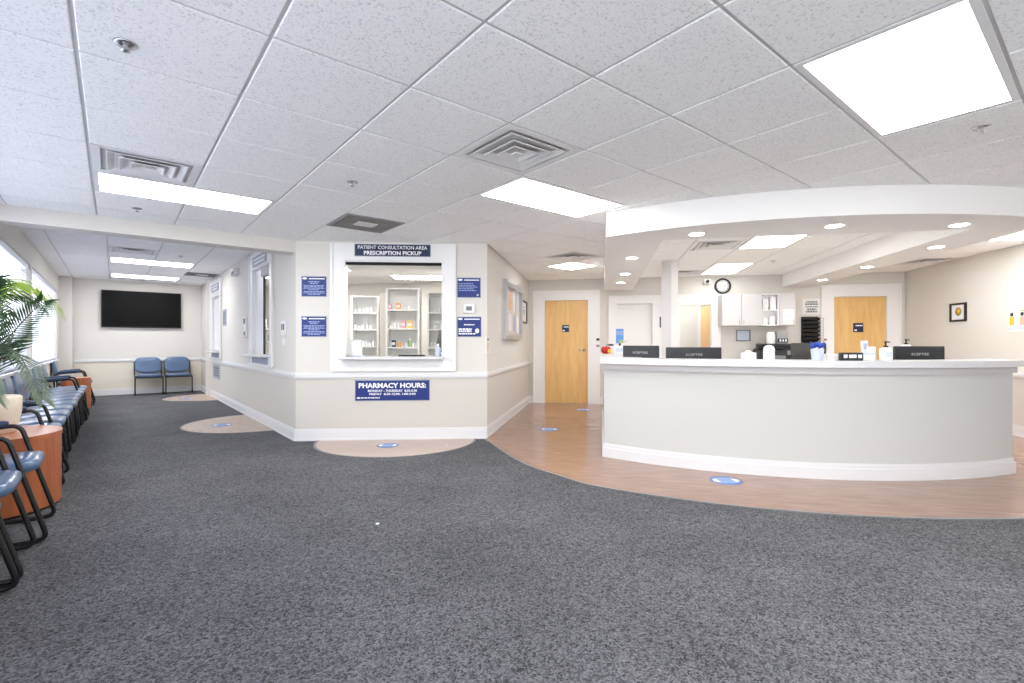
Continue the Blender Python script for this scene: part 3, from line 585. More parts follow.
# stock seen through the nearer alcove window
t = thing('stock_rack', 'shelf rack with bottles seen through the nearer alcove window', 'rack', (2.4, 9.3, 0), 0)
for z in (.98, 1.2, 1.42): B(-.3, .3, -.35, .35, z-.02, z, 'paper').build('shelf', t)
for sx in (-.28, .28):
    for sy in (-.33, .33): B(sx-.015, sx+.015, sy-.015, sy+.015, 0, 1.6, 'paper').build('post', t)
for k, (y, z, m, h, lb) in enumerate([(9.14, .98, 'dcharc', .13, 'dark bottle low on the rack in the alcove window'), (9.3, .98, 'paper', .12, 'white bottle low on the rack in the alcove window'), (9.2, 1.2, 'pens', .1, 'blue tub on the rack in the alcove window'), (9.36, 1.2, 'dcharc', .13, 'dark bottle beside the blue tub in the alcove window'), (9.16, 1.42, 'brown', .15, 'brown bottle on top of the rack in the alcove window'), (9.32, 1.42, 'paper', .1, 'white tub on top of the rack in the alcove window')]):
    solo(MB().lathe([(.06, 0), (.06, h*.8), (.035, h*.85), (.035, h)], m, 14), 'stock_bottle', lb, 'bottle', (2.17, y, z))

# ------------------------------------------------------------ doors
def casing(fr, x0, x1, zt, cl, cr, ct, parent, th=.12, left=True):
    q = MB().box(x1, x1+cr, -.02, 0, 0, zt+ct, 'frame').box(x0-cl, x0, -.02, 0, 0, zt+ct, 'frame').box(x0, x1, -.02, 0, zt, zt+ct, 'frame')
    q.box(x0-cl-.01, x0-cl+.025, -.03, -.02, 0, zt+ct, 'frame').box(x1+cr-.025, x1+cr+.01, -.03, -.02, 0, zt+ct, 'frame').box(x0-cl, x1+cr, -.03, -.02, zt+ct-.025, zt+ct+.01, 'frame').build('casing', parent)
    MB().box(x0, x0+.012, -.02, th, 0, zt, 'frame').box(x1-.012, x1, -.02, th, 0, zt, 'frame').box(x0+.012, x1-.012, -.02, th, zt-.012, zt, 'frame').build('door_frame', parent)
def lever(parent, x, y, z, sgn=-1):
    h = MB().lathe([(.026, 0), (.026, .012), (.01, .014), (.01, .05)], 'chrome', 16, T=Matrix.Translation((x, y, z)) @ Matrix.Rotation(PI/2, 4, 'X')).tube([(x, y-.05, z), (x+sgn*.05, y-.052, z), (x+sgn*.11, y-.048, z)], .009, 'chrome'); h.build('lever_handle', parent)
d1 = empty('door_1', BACK.o, BACK.rz, kind='structure'); casing(BACK, -1.089, -.236, 2.0, .205, .205, .165, d1)
B(-1.075, -.25, .03, .07, .008, 1.986, 'door').build('door_leaf', d1); lever(d1, -.32, .03, 1.03)
d2 = empty('door_2', BACK.o, BACK.rz, kind='structure'); casing(BACK, .277, .952, 1.915, .13, .14, .13, d2)
B(.291, .938, .06, .1, .008, 1.901, 'frame').build('door_leaf', d2); lever(d2, .36, .06, 1.2, 1); MB().box(.34, .6, .02, .055, 1.8, 1.85, 'white').build('door_closer', d2)
d3 = empty('door_3', BACK.o, BACK.rz, kind='structure'); casing(BACK, 1.42, 1.994, 1.88, .1, .138, .17, d3)
d4 = empty('door_4', BACK.o, BACK.rz, kind='structure'); casing(BACK, 4.003, 4.85, 1.985, .19, .2, .19, d4)
B(4.017, 4.836, .03, .07, .008, 1.971, 'door').build('door_leaf', d4)
# corridor beyond the doorway
B(.9, 1.0, .12, 1.7, 0, 2.6, 'wall').build('wall_corridor_left', None, BACK.o, BACK.rz, kind='structure'); B(2.3, 2.4, .12, 1.7, 0, 2.6, 'wall').build('wall_corridor_right', None, BACK.o, BACK.rz, kind='structure')
B(.9, 2.4, 1.7, 1.8, 0, 2.6, 'wall').build('wall_corridor_end', None, BACK.o, BACK.rz, kind='structure'); B(1.0, 2.3, .12, 1.7, CEIL, CEIL+.05, 'slab').build('ceiling_corridor', None, BACK.o, BACK.rz, kind='structure')
B(1.0, 2.3, .0, 1.7, -.01, .004, 'floorw').build('floor_corridor', None, BACK.o, BACK.rz, kind='structure')
troffer(UW.p(1.65, 10.3, CEIL-.03), TH, 'added ceiling light in the corridor beyond the desk', L=.61)  # added troffer that lights the corridor from out of view
o = empty('door_5', BACK.o, BACK.rz, kind='structure'); B(1.99, 2.03, .1, .93, .01, 1.87, 'door').build('door_leaf', o); MB().lathe([(.02, 0), (.02, .05)], 'chrome', 12, T=Matrix.Translation((1.99, .86, 1.0)) @ Matrix.Rotation(-PI/2, 4, 'Y')).build('knob', o)
o = empty('door_6', BACK.o, BACK.rz, kind='structure'); B(1.3, 2.04, 1.66, 1.69, 0, 1.96, 'frost').build('door_leaf', o); MB().box(2.04, 2.12, 1.65, 1.7, 0, 2.04, 'frame').box(1.22, 1.3, 1.65, 1.7, 0, 2.04, 'frame').box(1.3, 2.04, 1.65, 1.7, 1.96, 2.04, 'frame').build('door_frame', o)
for x0, x1, z0, z1, lb in ((-.741, -.607, 1.376, 1.512, 'navy room sign on the wooden hall door'), (4.336, 4.493, 1.356, 1.513, 'navy room sign on the wooden door behind the desk')):
    t, w, h = plate(BACK, x0, x1, z0, z1, lb, 'navy', 'door_sign', 'dcharc', .03); bars([(h*.22, .02, 1, 'c')], w*.7, h, 21).build('lettering', t, (.012, -.011, 0)); B(-.02, .02, -.0125, -.011, -.012, .012, 'lett').build('pictogram', t, (-w*.28, 0, -h*.3))
t = at(BACK, 'card_reader', 'small grey card reader beside the wooden hall door', 'card reader', -.058, 1.175, -.02)
B(-.035, .035, -.025, 0, -.085, .085, 'white', bev=.006).build('body', t); B(-.03, .03, -.03, -.0255, .035, .08, 'dcharc').build('sensor', t); B(-.03, .03, -.03, -.0255, -.08, -.045, 'mgrey').build('keypad', t)
solo(B(-.012, .012, -.012, 0, -.1, .1, 'dcharc'), 'door_latch', 'dark latch strip on the casing right of the white door', 'latch', BACK.p(1.08, -.02, 1.55), BACK.rz)

# hall wall pictures
t = at(HALL, 'notice_case', 'silver framed notice case with two doors on the hall wall', 'notice board', 7.63, 1.65)
w, h = 1.46, .86
MB().box(-w/2, w/2, -.012, 0, -h/2, h/2, 'wall').build('backboard', t)
MB().box(-w/2, w/2, -.06, -.012, -h/2, -h/2+.045, 'alu').box(-w/2, w/2, -.06, -.012, h/2-.045, h/2, 'alu').box(-w/2, -w/2+.04, -.06, -.012, -h/2+.045, h/2-.045, 'alu').box(w/2-.04, w/2, -.06, -.012, -h/2+.045, h/2-.045, 'alu').build('frame', t)
for s in (-1, 1):
    d = MB(); a, c = (-.69, -.005) if s < 0 else (.005, .69)
    d.box(a, c, -.072, -.061, -.385, -.35, 'alu').box(a, c, -.072, -.061, .35, .385, 'alu').box(a, a+.035, -.072, -.061, -.35, .35, 'alu').box(c-.035, c, -.072, -.061, -.35, .35, 'alu'); d = d.build('door', t)
    B(a+.035, c-.035, -.068, -.065, -.35, .35, 'glass').build('glass_pane', d)
for x0, x1, z0, z1, m in ((-.6, -.35, -.02, .3, 'paper'), (-.32, -.08, .02, .3, 'skin'), (-.6, -.36, -.33, -.06, 'sand'), (-.3, -.08, -.3, -.04, 'paper'), (.1, .35, 0, .3, 'paper'), (.4, .62, .05, .3, 'clear'), (.1, .3, -.3, -.05, 'pale'), (.38, .6, -.32, -.04, 'paper')):
    B(x0, x1, -.016, -.0125, z0, z1, m).build('pinned_paper', t)
def picture(fr, x, z, w, h, label, art, edge='black', b=.022):
    t = at(fr, 'framed_picture', label, 'picture', x, z)
    MB().box(-w/2, w/2, -.025, 0, -h/2, -h/2+b, edge).box(-w/2, w/2, -.025, 0, h/2-b, h/2, edge).box(-w/2, -w/2+b, -.025, 0, -h/2+b, h/2-b, edge).box(w/2-b, w/2, -.025, 0, -h/2+b, h/2-b, edge).build('frame', t)
    B(-w/2+b, w/2-b, -.008, 0, -h/2+b, h/2-b, art).build('print', t); return t
t = picture(HALL, 8.81, 1.727, .7, .41, 'thin black framed certificate on the hall wall past the notice case', 'paper', b=.03); bars([(z, .012, f, 'c') for z, f in ((.08, .5), (.03, .9), (0, .8), (-.04, .6))], .45, .3, 31, 'mgrey').build('lettering', t, (0, -.008, 0))
t = picture(RIGHT, -8.2, 1.612, .325, .267, 'black framed print of a gold seal on the right wall', 'paper', b=.026)
MB().lathe([(.001, 0), (.062, 0), (.062, .002), (.001, .002)], 'mgrey', 24, T=Matrix.Translation((0, -.008, .01)) @ Matrix.Rotation(PI/2, 4, 'X')).lathe([(.001, .002), (.05, .002), (.05, .003), (.001, .003)], 'gold', 24, T=Matrix.Translation((0, -.008, .01)) @ Matrix.Rotation(PI/2, 4, 'X')).lathe([(.001, .003), (.026, .003), (.026, .004), (.001, .004)], 'yellow', 20, T=Matrix.Translation((0, -.008, .01)) @ Matrix.Rotation(PI/2, 4, 'X')).build('seal', t)
t = at(RIGHT, 'wall_poster', 'white poster of drawn people on the right wall', 'poster', -6.98, 1.475)
B(-.33, .33, -.006, 0, -.165, .165, 'paper').build('sheet', t); B(-.33, .33, -.008, -.006, -.14, -.125, 'clear').build('caption_line', t)
for x, m, hm in ((-.275, 'yellow', 'dcharc'), (-.12, 'skin', 'dcharc'), (.03, 'sand', 'brown'), (.18, 'pink', 'dcharc')):
    MB().lathe([(.001, 0), (.026, 0), (.026, .002), (.001, .002)], hm, 14, T=Matrix.Translation((x, -.006, .05)) @ Matrix.Rotation(PI/2, 4, 'X')).box(x-.035, x+.035, -.008, -.006, -.085, .02, m).build('drawn_person', t)
MB().box(-.15, .1, -.008, -.006, .085, .1, 'green').build('drawn_roof', t)

# ------------------------------------------------------------ back wall fittings
t = at(BACK, 'wall_clock', 'round wall clock with black rim above the cabinets', 'clock', 2.175, 2.2)
TY = Matrix.Rotation(PI/2, 4, 'X')
MB().lathe([(.112, .0), (.142, .0), (.142, .03), (.13, .04), (.112, .03), (.112, 0)], 'black', 32, T=TY, caps=False).build('rim', t); MB().lathe([(.001, 0), (.113, 0), (.113, .02), (.001, .02)], 'paper', 32, T=TY).build('dial', t)
q = MB()
for k in range(12): q.box(-.004, .004, -.0215, -.02, .085, .102, 'black', T=Matrix.Rotation(k*PI/6, 4, 'Y'))
q.build('hour_marks', t); MB().box(-.004, .004, -.023, -.0215, -.01, .055, 'mgrey', T=Matrix.Rotation(rad(80), 4, 'Y')).build('hour_hand', t); MB().box(-.003, .003, -.0245, -.023, -.01, .085, 'mgrey', T=Matrix.Rotation(rad(175), 4, 'Y')).build('minute_hand', t)
t = at(BACK, 'security_camera', 'small white security camera with black lens left of the clock', 'camera', 1.9, 2.28)
B(-.06, .06, -.09, 0, -.04, .05, 'white', bev=.01).build('body', t); MB().lathe([(.001, .09), (.03, .09), (.03, .12), (.02, .125), (.001, .125)], 'black', 16, T=TY).build('lens', t)
def cabinet(x0, x1, label, doors, m='cab'):
    t = at(BACK, 'wall_cabinet', label, 'cabinet', x0, 1.465); w = x1-x0; H = .555
    MB().box(0, .018, -.33, 0, 0, H, m).box(w-.018, w, -.33, 0, 0, H, m).box(.018, w-.018, -.33, 0, 0, .018, m).box(.018, w-.018, -.33, 0, H-.018, H, m).box(.018, w-.018, -.012 if doors else -.2, 0, .018, H-.018, m).build('body', t)
    for k in range(doors):
        a, c = k*w/doors+.003, (k+1)*w/doors-.003
        d = B(a, c, -.35, -.331, .003, H-.003, m, bev=.003).build('door', t)
        B(a+.03 if k else c-.038, a+.038 if k else c-.03, -.358, -.3505, .03, .1, 'grey').build('handle', d)
    if not doors: B(.018, w-.018, -.32, -.2005, .26, .278, m).build('shelf', t)
    return t
cabinet(2.09, 2.727, 'grey two door wall cabinet below the clock', 2); t = cabinet(2.729, 3.016, 'open white wall cabinet beside the two door cabinet', 0, 'cabw'); cabinet(3.018, 3.275, 'narrow grey wall cabinet with a paper taped on it', 1)
for x, z, h, lb in ((2.81, 1.484, .12, 'white jar low in the open cabinet, left one'), (2.93, 1.484, .15, 'white jar low in the open cabinet, right one'), (2.81, 1.744, .18, 'tall white box on the open cabinet shelf'), (2.93, 1.744, .22, 'tallest white box on the open cabinet shelf')):
    solo(MB().lathe([(.048, 0), (.05, h*.8), (.035, h*.9), (.035, h)], 'paper', 14) if z < 1.6 else B(-.045, .045, -.05, .05, 0, h, 'paper', bev=.004), 'jar' if z < 1.6 else 'supply_box', lb, 'jar' if z < 1.6 else 'box', BACK.p(x, -.262, z), BACK.rz)
t = thing('taped_paper', 'white form taped to the narrow wall cabinet door', 'paper', BACK.p(3.165, -.3505, 1.625), BACK.rz); B(-.087, .087, -.002, 0, -.13, .12, 'paper').build('sheet', t); bars([(z, .008, .9, 'c') for z in (.07, .04, .01, -.02, -.05, -.08)], .13, .2, 41, 'clear').build('lettering', t, (0, -.002, 0))
t = picture(BACK, 2.525, 1.3, .237, .2, 'small grey framed certificate under the wall cabinet', 'clear', 'mgrey', .014)
t = thing('base_cabinet', 'long base cabinet under the wall cabinets', 'cabinet', BACK.p(2.16, 0, 0), BACK.rz)
B(0, 1.28, -.58, -.002, 0, .83, 'cab').build('body', t)
for k in range(3):
    d = B(.01+k*.423, .42+k*.423, -.6, -.581, .1, .82, 'cab', bev=.003).build('door', t); B(.36+k*.423, .37+k*.423, -.61, -.6005, .6, .72, 'grey').build('handle', d)
solo(B(0, 1.3, -.62, -.002, .83, .865, 'top', bev=.005), 'worktop', 'pale worktop on the long base cabinet', 'worktop', BACK.p(2.15, 0, 0), BACK.rz)
t = thing('office_printer', 'dark multifunction printer on the back worktop', 'printer', BACK.p(2.95, -.33, .865), BACK.rz)
B(-.3, .3, -.2, .2, 0, .2, 'dcharc', bev=.02).build('body', t); B(-.33, .05, -.24, -.05, .2, .235, 'black', bev=.008).build('paper_tray', t); B(-.26, .27, -.18, .19, .235, .29, 'dcharc', bev=.02).build('scanner_lid', t); B(.12, .26, -.235, -.201, .1, .17, 'mgrey').build('control_panel', t); B(-.2, .1, -.22, -.201, .03, .09, 'mgrey').build('output_slot', t); B(-.24, .2, -.16, .1, .2, .236, 'black').build('hinge_block', t)
t = thing('appliance_box', 'grey and white appliance box on top of the printer', 'box', BACK.p(2.98, -.33, 1.155), BACK.rz)
B(-.02, .15, -.1, .1, 0, .2, 'grey', bev=.006).build('body', t); MB().lathe([(.07, 0), (.075, .14), (.055, .2)], 'paper', 16, c=(-.09, 0, 0)).build('canister', t); B(-.015, .145, -.112, -.1005, .02, .085, 'black').build('dark_panel', t)
for k in range(3): B(.01+k*.045, .035+k*.045, -.114, -.1125, .035, .07, 'lett').build('button', t)
t = at(BACK, 'wall_file_rack', 'black seven tier wall file rack left of the wooden door', 'file rack', 3.625, 1.13)
B(-.137, .137, -.012, 0, 0, .5, 'black').build('backplate', t)
for k in range(7): MB().add([(-.135, -.012, k*.07), (.135, -.012, k*.07), (.135, -.075, k*.07+.015), (-.135, -.075, k*.07+.015), (-.135, -.095, k*.07+.06), (.135, -.095, k*.07+.06), (-.135, -.09, k*.07+.06), (.135, -.09, k*.07+.06), (-.135, -.07, k*.07+.02), (.135, -.07, k*.07+.02)], [(0, 3, 2, 1), (3, 4, 5, 2), (4, 6, 7, 5), (6, 8, 9, 7)], 'black').build('pocket', t)
t = at(BACK, 'wire_rack', 'slim grey wire rack beside the black file rack', 'rack', 3.785, 1.13)
for x in (.0, .05): MB().tube([(x, -.03, 0), (x, -.03, .48)], .004, 'grey', 6).build('upright', t)
for k in range(10): MB().tube([(0, -.03, .02+k*.05), (.05, -.03, .02+k*.05)], .003, 'grey', 6).build('rung', t)
t = at(BACK, 'paper_sign', 'white paper sign with dark print above the file rack', 'sign', 3.66, 1.81); B(-.15, .15, -.003, 0, -.14, .14, 'paper').build('sheet', t)
bars([(.08, .03, .8, 'c'), (.04, .03, .95, 'c'), (-.005, .02, .9, 'c'), (-.05, .035, .7, 'c'), (-.09, .03, .85, 'c')], .22, .2, 51, 'mgrey').build('lettering', t, (0, -.003, 0))
t = at(BACK, 'wall_dispenser', 'small white wall dispenser with red mark beside the wooden door', 'dispenser', 3.86, 1.1); B(-.03, .03, -.05, -.02, 0, .16, 'white', bev=.006).build('body', t); B(-.02, .02, -.053, -.0505, .11, .14, 'red').build('mark', t)

# ------------------------------------------------------------ reception counter
CZ = 1.012
rc = empty('reception_counter', (0, 0, 0), TH, label='long curved white reception counter with pale countertop', category='counter')
def band(R0, R1, u0, u1, z0, z1, m, name, extra=None):
    o, i_ = ARC(R0, u0, u1, 48), ARC(R1, u0, u1, 48); pts = o+i_[::-1]; q = MB(); n = 49
    vs = [(a, c, z) for z in (z0, z1) for a, c in o+i_]; N = 2*n; fs = []
    for k in range(n-1): fs += [(k, k+1, N+k+1, N+k), (n+k+1, n+k, N+n+k, N+n+k+1), (N+k, N+k+1, N+n+k+1, N+n+k), (k+1, k, n+k, n+k+1)]
    fs += [(0, N, N+n, n), (n-1, n+n-1, N+n+n-1, N+n-1)]
    q.add(vs, fs, m)
    if extra: extra(q)
    return q.build(name, rc)
band(3.37, 3.27, .03, 3.63, 0, .90, 'panel', 'front_panel', lambda q: q.box(.03, .13, 5.16, 7.9, 0, .90, 'panel'))
def bb(q):
    for x0, x1, z0, z1 in ((.012, .03, .0, .105), (.02, .03, .105, .14)): q.box(x0, x1, 5.13, 7.9, z0, z1, 'trim')
band(3.392, 3.371, .012, 3.645, 0, .1, 'trim', 'base_trim', bb); band(3.382, 3.371, .02, 3.638, .1, .128, 'trim', 'base_trim'); band(3.377, 3.371, .025, 3.634, .128, .14, 'trim', 'base_trim')
band(3.40, 3.30, .0, 3.655, .90, .958, 'apron', 'apron', lambda q: q.box(.0, .1, 5.14, 7.9, .90, .958, 'apron'))
pts = ARC(3.455, -.01, 3.78, 48)+ARC(3.06, .42, 3.72, 44)[::-1]+[(.42, 7.95), (-.01, 7.95)]
MB().prism(pts, .958, CZ, 'top').build('countertop', rc)
pts = ARC(3.262, .14, 3.6, 40)+ARC(2.55, .5, 3.5, 36)[::-1]+[(.5, 7.9), (.14, 7.9)]
MB().prism(pts, .72, .75, 'cab').build('work_surface', rc)
def screen(u, w, rz, wd, ht, ztop, label, txt=True, m='dcharc'):
    t = thing('monitor', label, 'monitor', UW.p(u, w, .75), TH+rz); hh = ztop-.75
    B(-wd/2, wd/2, -.014, .014, hh-ht, hh, m, bev=.006).build('panel', t); B(-wd/2+.006, wd/2-.006, .0142, .016, hh-ht+.006, hh-.006, 'screen').build('screen', t)
    B(-wd*.3, wd*.3, -.032, -.0142, hh-ht+.03, hh-.13, m, bev=.008).build('back_shell', t)
    B(-.03, .03, -.045, -.0325, .01, hh-.14, m).build('neck', t); B(-.11, .11, -.1, .08, 0, .012, m, bev=.004).build('base', t)
    if txt: text('SCEPTRE', .17, .024, t, (0, -.0155, hh-.075), 'grey', .02)
    return t
screen(.42, 5.47, rad(-26), .40, .31, 1.137, 'black monitor turned away at the left end of the reception counter')
screen(.925, 5.25, rad(10), .56, .33, 1.122, 'widest black monitor, square on, behind the counter near the column')
screen(2.92, 5.2, rad(12), .48, .32, 1.136, 'black monitor behind the counter at the right, beside the pump bottles')
screen(1.96, 5.16, rad(10), .33, .36, 1.165, 'plain brown backed screen behind the blue pen cup', False, 'brown')
def uwt(name, label, cat, u, w, z=CZ, rz=0): return thing(name, label, cat, UW.p(u, w, z), TH+rz)
t = uwt('sanitizer_bottle', 'white rounded sanitizer bottle on the middle of the counter', 'bottle', 1.477, 4.74); MB().lathe([(.044, 0), (.046, .01), (.046, .1), (.038, .122), (.02, .132), (.001, .134)], 'paper', 20).build('body', t); B(-.02, .02, -.0475, -.0455, .035, .09, 'clear').build('label_patch', t)
t = uwt('tissue_box', 'small white box left of the sanitizer bottle', 'box', 1.335, 4.85); B(-.055, .055, -.05, .05, 0, .065, 'paper', bev=.004).build('carton', t); MB().sup(.03, .02, .018, 1, 1, 'paper', Matrix.Translation((0, 0, .068)), 12, 6).build('tissue', t)
t = uwt('pen_cup', 'clear cup full of blue tipped pens on the counter', 'pen cup', 1.84, 4.66); MB().lathe([(.04, 0), (.052, .1), (.048, .1), (.036, .006)], 'clear', 20).build('cup', t)
for k in range(12):
    a = k*2*PI/12; r0, r1 = .02, .05; pp = [(r0*math.cos(a), r0*math.sin(a), .01), (r1*math.cos(a), r1*math.sin(a), .145+.008*(k % 3))]
    d = (Vector(pp[1])-Vector(pp[0])); q = MB().tube([pp[0], tuple(Vector(pp[0])+d*.72)], .005, 'lett', 6).tube([tuple(Vector(pp[0])+d*.72), pp[1]], .0085, 'pens', 6); q.build('pen', t)
t = uwt('desk_organiser', 'black desk organiser with three white windows on the counter', 'organiser', 2.14, 4.74); B(-.085, .085, -.03, .04, 0, .07, 'black', bev=.006).build('body', t)
for x0, x1 in ((-.07, -.042), (-.028, .028), (.042, .07)): B(x0, x1, -.033, -.0305, .024, .052, 'lett').build('window_card', t)
t = uwt('paper_stack', 'low stack of white paper behind the black desk organiser', 'paper', 2.09, 4.87); B(-.1, .1, -.05, .05, 0, .055, 'paper').build('sheets', t); B(-.101, .101, -.051, -.0495, .02, .022, 'clear').build('divider', t)
t = uwt('card_stand', 'clear leaflet stand with white cards on the counter', 'card stand', 2.325, 4.87); B(-.05, .06, -.03, .04, 0, .07, 'clear').build('base', t); B(-.035, .02, .0, .012, .07, .175, 'paper', T=Matrix.Rotation(rad(-8), 4, 'X')).build('card', t); B(-.01, .06, -.02, -.008, .07, .12, 'lett').build('card', t); B(-.02, .005, -.004, -.002, .1, .15, 'pale').build('print', t)
solo(B(-.06, .06, -.04, .04, 0, .05, 'paper', bev=.003), 'card_pack', 'pack of white cards left of the clear leaflet stand', 'cards', UW.p(2.275, 4.79, CZ), TH)
def pump(u, w, z, r, h, lb):
    t = uwt('pump_bottle', lb, 'bottle', u, w, z); MB().lathe([(r*.96, 0), (r, .008), (r, h-.02), (r*.7, h-.004), (r*.3, h)], 'paper', 20).build('body', t)
    MB().lathe([(.018, h), (.02, h+.012), (.007, h+.016), (.007, h+.045)], 'black', 12).tube([(0, 0, h+.045), (-.01, 0, h+.05), (.032, 0, h+.044)], .006, 'black', 6).build('pump', t); B(-r*.5, r*.5, -r-.002, -r+.004, .03, h-.04, 'clear').build('label_patch', t)
pump(2.44, 4.80, CZ, .048, .115, 'white pump bottle with black pump on the counter'); solo(B(-.08, .08, -.08, .08, 0, .2, 'cab', bev=.004), 'file_box', 'grey file box on the desk behind the right monitor', 'box', UW.p(3.03, 5.6, .75), TH)
pump(3.03, 5.6, .95, .05, .2, 'white pump bottle with black pump standing behind the right monitor')
t = uwt('apple_ornament', 'red and yellow apple ornament on the left end of the counter', 'ornament', .07, 7.3); MB().lathe([(.012, .004), (.045, .0), (.066, .03), (.07, .07), (.055, .1), (.025, .104), (.006, .09)], 'red', 20).build('body', t); MB().tube([(0, 0, .09), (.01, 0, .12), (.03, 0, .135)], .005, 'brown', 6).build('stem', t); MB().sup(.045, .01, .016, 1, 1, 'brown', Matrix.Translation((.07, 0, .125)), 12, 6).build('leaf', t)
MB().sup(.032, .02, .03, 1, 1, 'yellow', Matrix.Translation((.045, -.05, .035)), 14, 8).build('yellow_patch', t)
t = uwt('card_display', 'blue card in an upright stand on the left end of the counter', 'card stand', .27, 7.4); B(-.055, .055, -.006, .006, .15, .36, 'sky').build('card', t); B(-.012, .055, -.0075, -.0062, .15, .2, 'green').build('print', t); MB().box(-.05, .05, -.0075, -.0062, .27, .33, 'decal2').build('print', t); B(-.015, .015, -.008, .008, .0, .15, 'black').build('stem', t); B(-.05, .05, -.04, .04, 0, .01, 'black').build('base', t)
t = uwt('white_box', 'white cube box beside the apple ornament', 'box', .25, 7.14); B(-.08, .08, -.06, .06, 0, .115, 'paper', bev=.004).build('carton', t); B(-.05, .05, -.062, -.0605, .03, .08, 'clear').build('label_patch', t)

# ------------------------------------------------------------ television
t = at(TV, 'television', 'large black flat television on the far alcove wall', 'television', .535, 1.93)
B(-.735, .735, -.075, -.03, -.415, .415, 'black', bev=.008).build('body', t); B(-.715, .715, -.077, -.0755, -.39, .4, 'screen').build('screen', t); B(-.25, .25, -.03, 0, -.2, .2, 'black').build('wall_mount', t)

# ------------------------------------------------------------ chairs
def round_path(P, r=.05, n=5, closed=True):
    out = []; N = len(P)
    for i in range(N):
        if not closed and i in (0, N-1): out.append(Vector(P[i])); continue
        p, a, c = Vector(P[i]), Vector(P[i-1]), Vector(P[(i+1) % N])
        q0 = p+(a-p).normalized()*r; q1 = p+(c-p).normalized()*r
        for k in range(n+1):
            s = k/n; out.append(q0*(1-s)**2+p*2*s*(1-s)+q1*s*s)
    return out
def make_chair(label, arms=True):
    t = thing('waiting_chair', label, 'chair', (0, 0, 0))
    MB().sup(.255, .235, .045, .55, .38, 'vinyl', Matrix.Translation((.005, 0, .425)) @ Matrix.Rotation(rad(-4), 4, 'Y')).build('seat', t)
    MB().sup(.042, .248, .185, .55, .5, 'vinyl', Matrix.Translation((-.255, 0, .66)) @ Matrix.Rotation(rad(-10), 4, 'Y')).build('backrest', t)
    for s in (-1, 1):
        y = s*(.262 if arms else .251)
        if arms: P = [(-.27, y, .60), (.13, y, .635), (.30, y, .015), (-.24, y, .015)]
        else: P = [(-.27, y, .74), (-.2, y, .44), (.22, y, .40), (.25, y, .015), (-.22, y, .015)]
        if arms: MB().tube(round_path(P, .055), .0135, 'tube', 8, True).build('side_frame', t)
        else: MB().tube(round_path(P, .04, 5, False), .0135, 'tube', 8).build('side_frame', t)
        if arms: MB().sup(.15, .026, .02, .5, .35, 'vdark', Matrix.Translation((-.07, y, .64)) @ Matrix.Rotation(rad(-5), 4, 'Y'), 18, 8).build('armrest', t)
    q = MB().tube([(.1, -.25, .385), (.1, .25, .385)], .011, 'tube').tube([(-.16, -.25, .385), (-.16, .25, .385)], .011, 'tube')
    q.tube([(-.262, -.25, .56), (-.275, -.2, .57), (-.275, .2, .57), (-.262, .25, .56)], .011, 'tube'); q.build('cross_bars', t); return t
c0 = make_chair('blue armchair on black sled frame, directly in front of the near drum table'); c0.location = (-.595, 4.22, 0)
grp = 'blue waiting chairs along the window wall'; c0['group'] = grp
dup(c0, (-.64, 3.63, 0), 0, 'blue armchair second in front of the near drum table, partly cut by the frame', grp); dup(c0, (-.645, 3.02, 0), 0, 'nearest blue armchair, mostly outside the frame at lower left', grp)
c1 = make_chair('armless blue chair under the television, left of the pair', False); c1.location = (.63, 13.83, 0); c1.rotation_euler.z = -PI/2; c1['group'] = 'pair of chairs under the television'
ords = ['second', 'third', 'fourth', 'fifth', 'sixth', 'seventh', 'eighth']
dup(c0, (-.6, 5.66, 0), 0, 'blue armchair just beyond the drum table with the palm', grp)
for k in range(7): dup(c1, (-.59+random.uniform(-.012, .012), 6.215+k*.535, 0), random.uniform(-.015, .015), f'armless blue chair, {ords[k]} seat in the row beyond the drum table with the palm', grp)
dup(c0, (-.585, 9.97, 0), 0, 'blue armchair closing the long row, before the small far table', grp)
dup(c1, (-.585, 10.53, 0), 0, 'armless blue chair next to the small far table', grp)
dup(c0, (-.56, 12.35, 0), 0, 'last blue armchair, past the small far wooden table', grp)
dup(c1, (1.185, 13.83, 0), -PI/2, 'armless blue chair under the television, right of the pair', 'pair of chairs under the television')

# ------------------------------------------------------------ drum tables and palm
def drum(cx, cy, r, h, label):
    t = thing('drum_table', label, 'table', (cx, cy, 0))
    arc = [(r*math.cos(a), r*math.sin(a)) for a in [rad(-105+210*i/40) for i in range(41)]]
    xm = arc[0][0]
    MB().prism(arc, .02, h-.03, 'cherry').build('body', t); MB().prism([(x*.96, y*.96) for x, y in arc], 0, .02, 'black').build('plinth', t); MB().prism([(x*1.012, y*1.012) for x, y in arc], h-.03, h, 'cherryt', 'cherry').build('tabletop', t)
drum(-.70, 4.95, .405, .53, 'cherry wood drum table carrying the potted palm'); drum(-.6, 11.5, .3, .56, 'small cherry wood table at the far end of the chair row')
pp = Vector((-.645, 4.96, .53))
palm = thing('potted_palm', 'leafy palm in a cream pot on the near drum table', 'plant', pp)
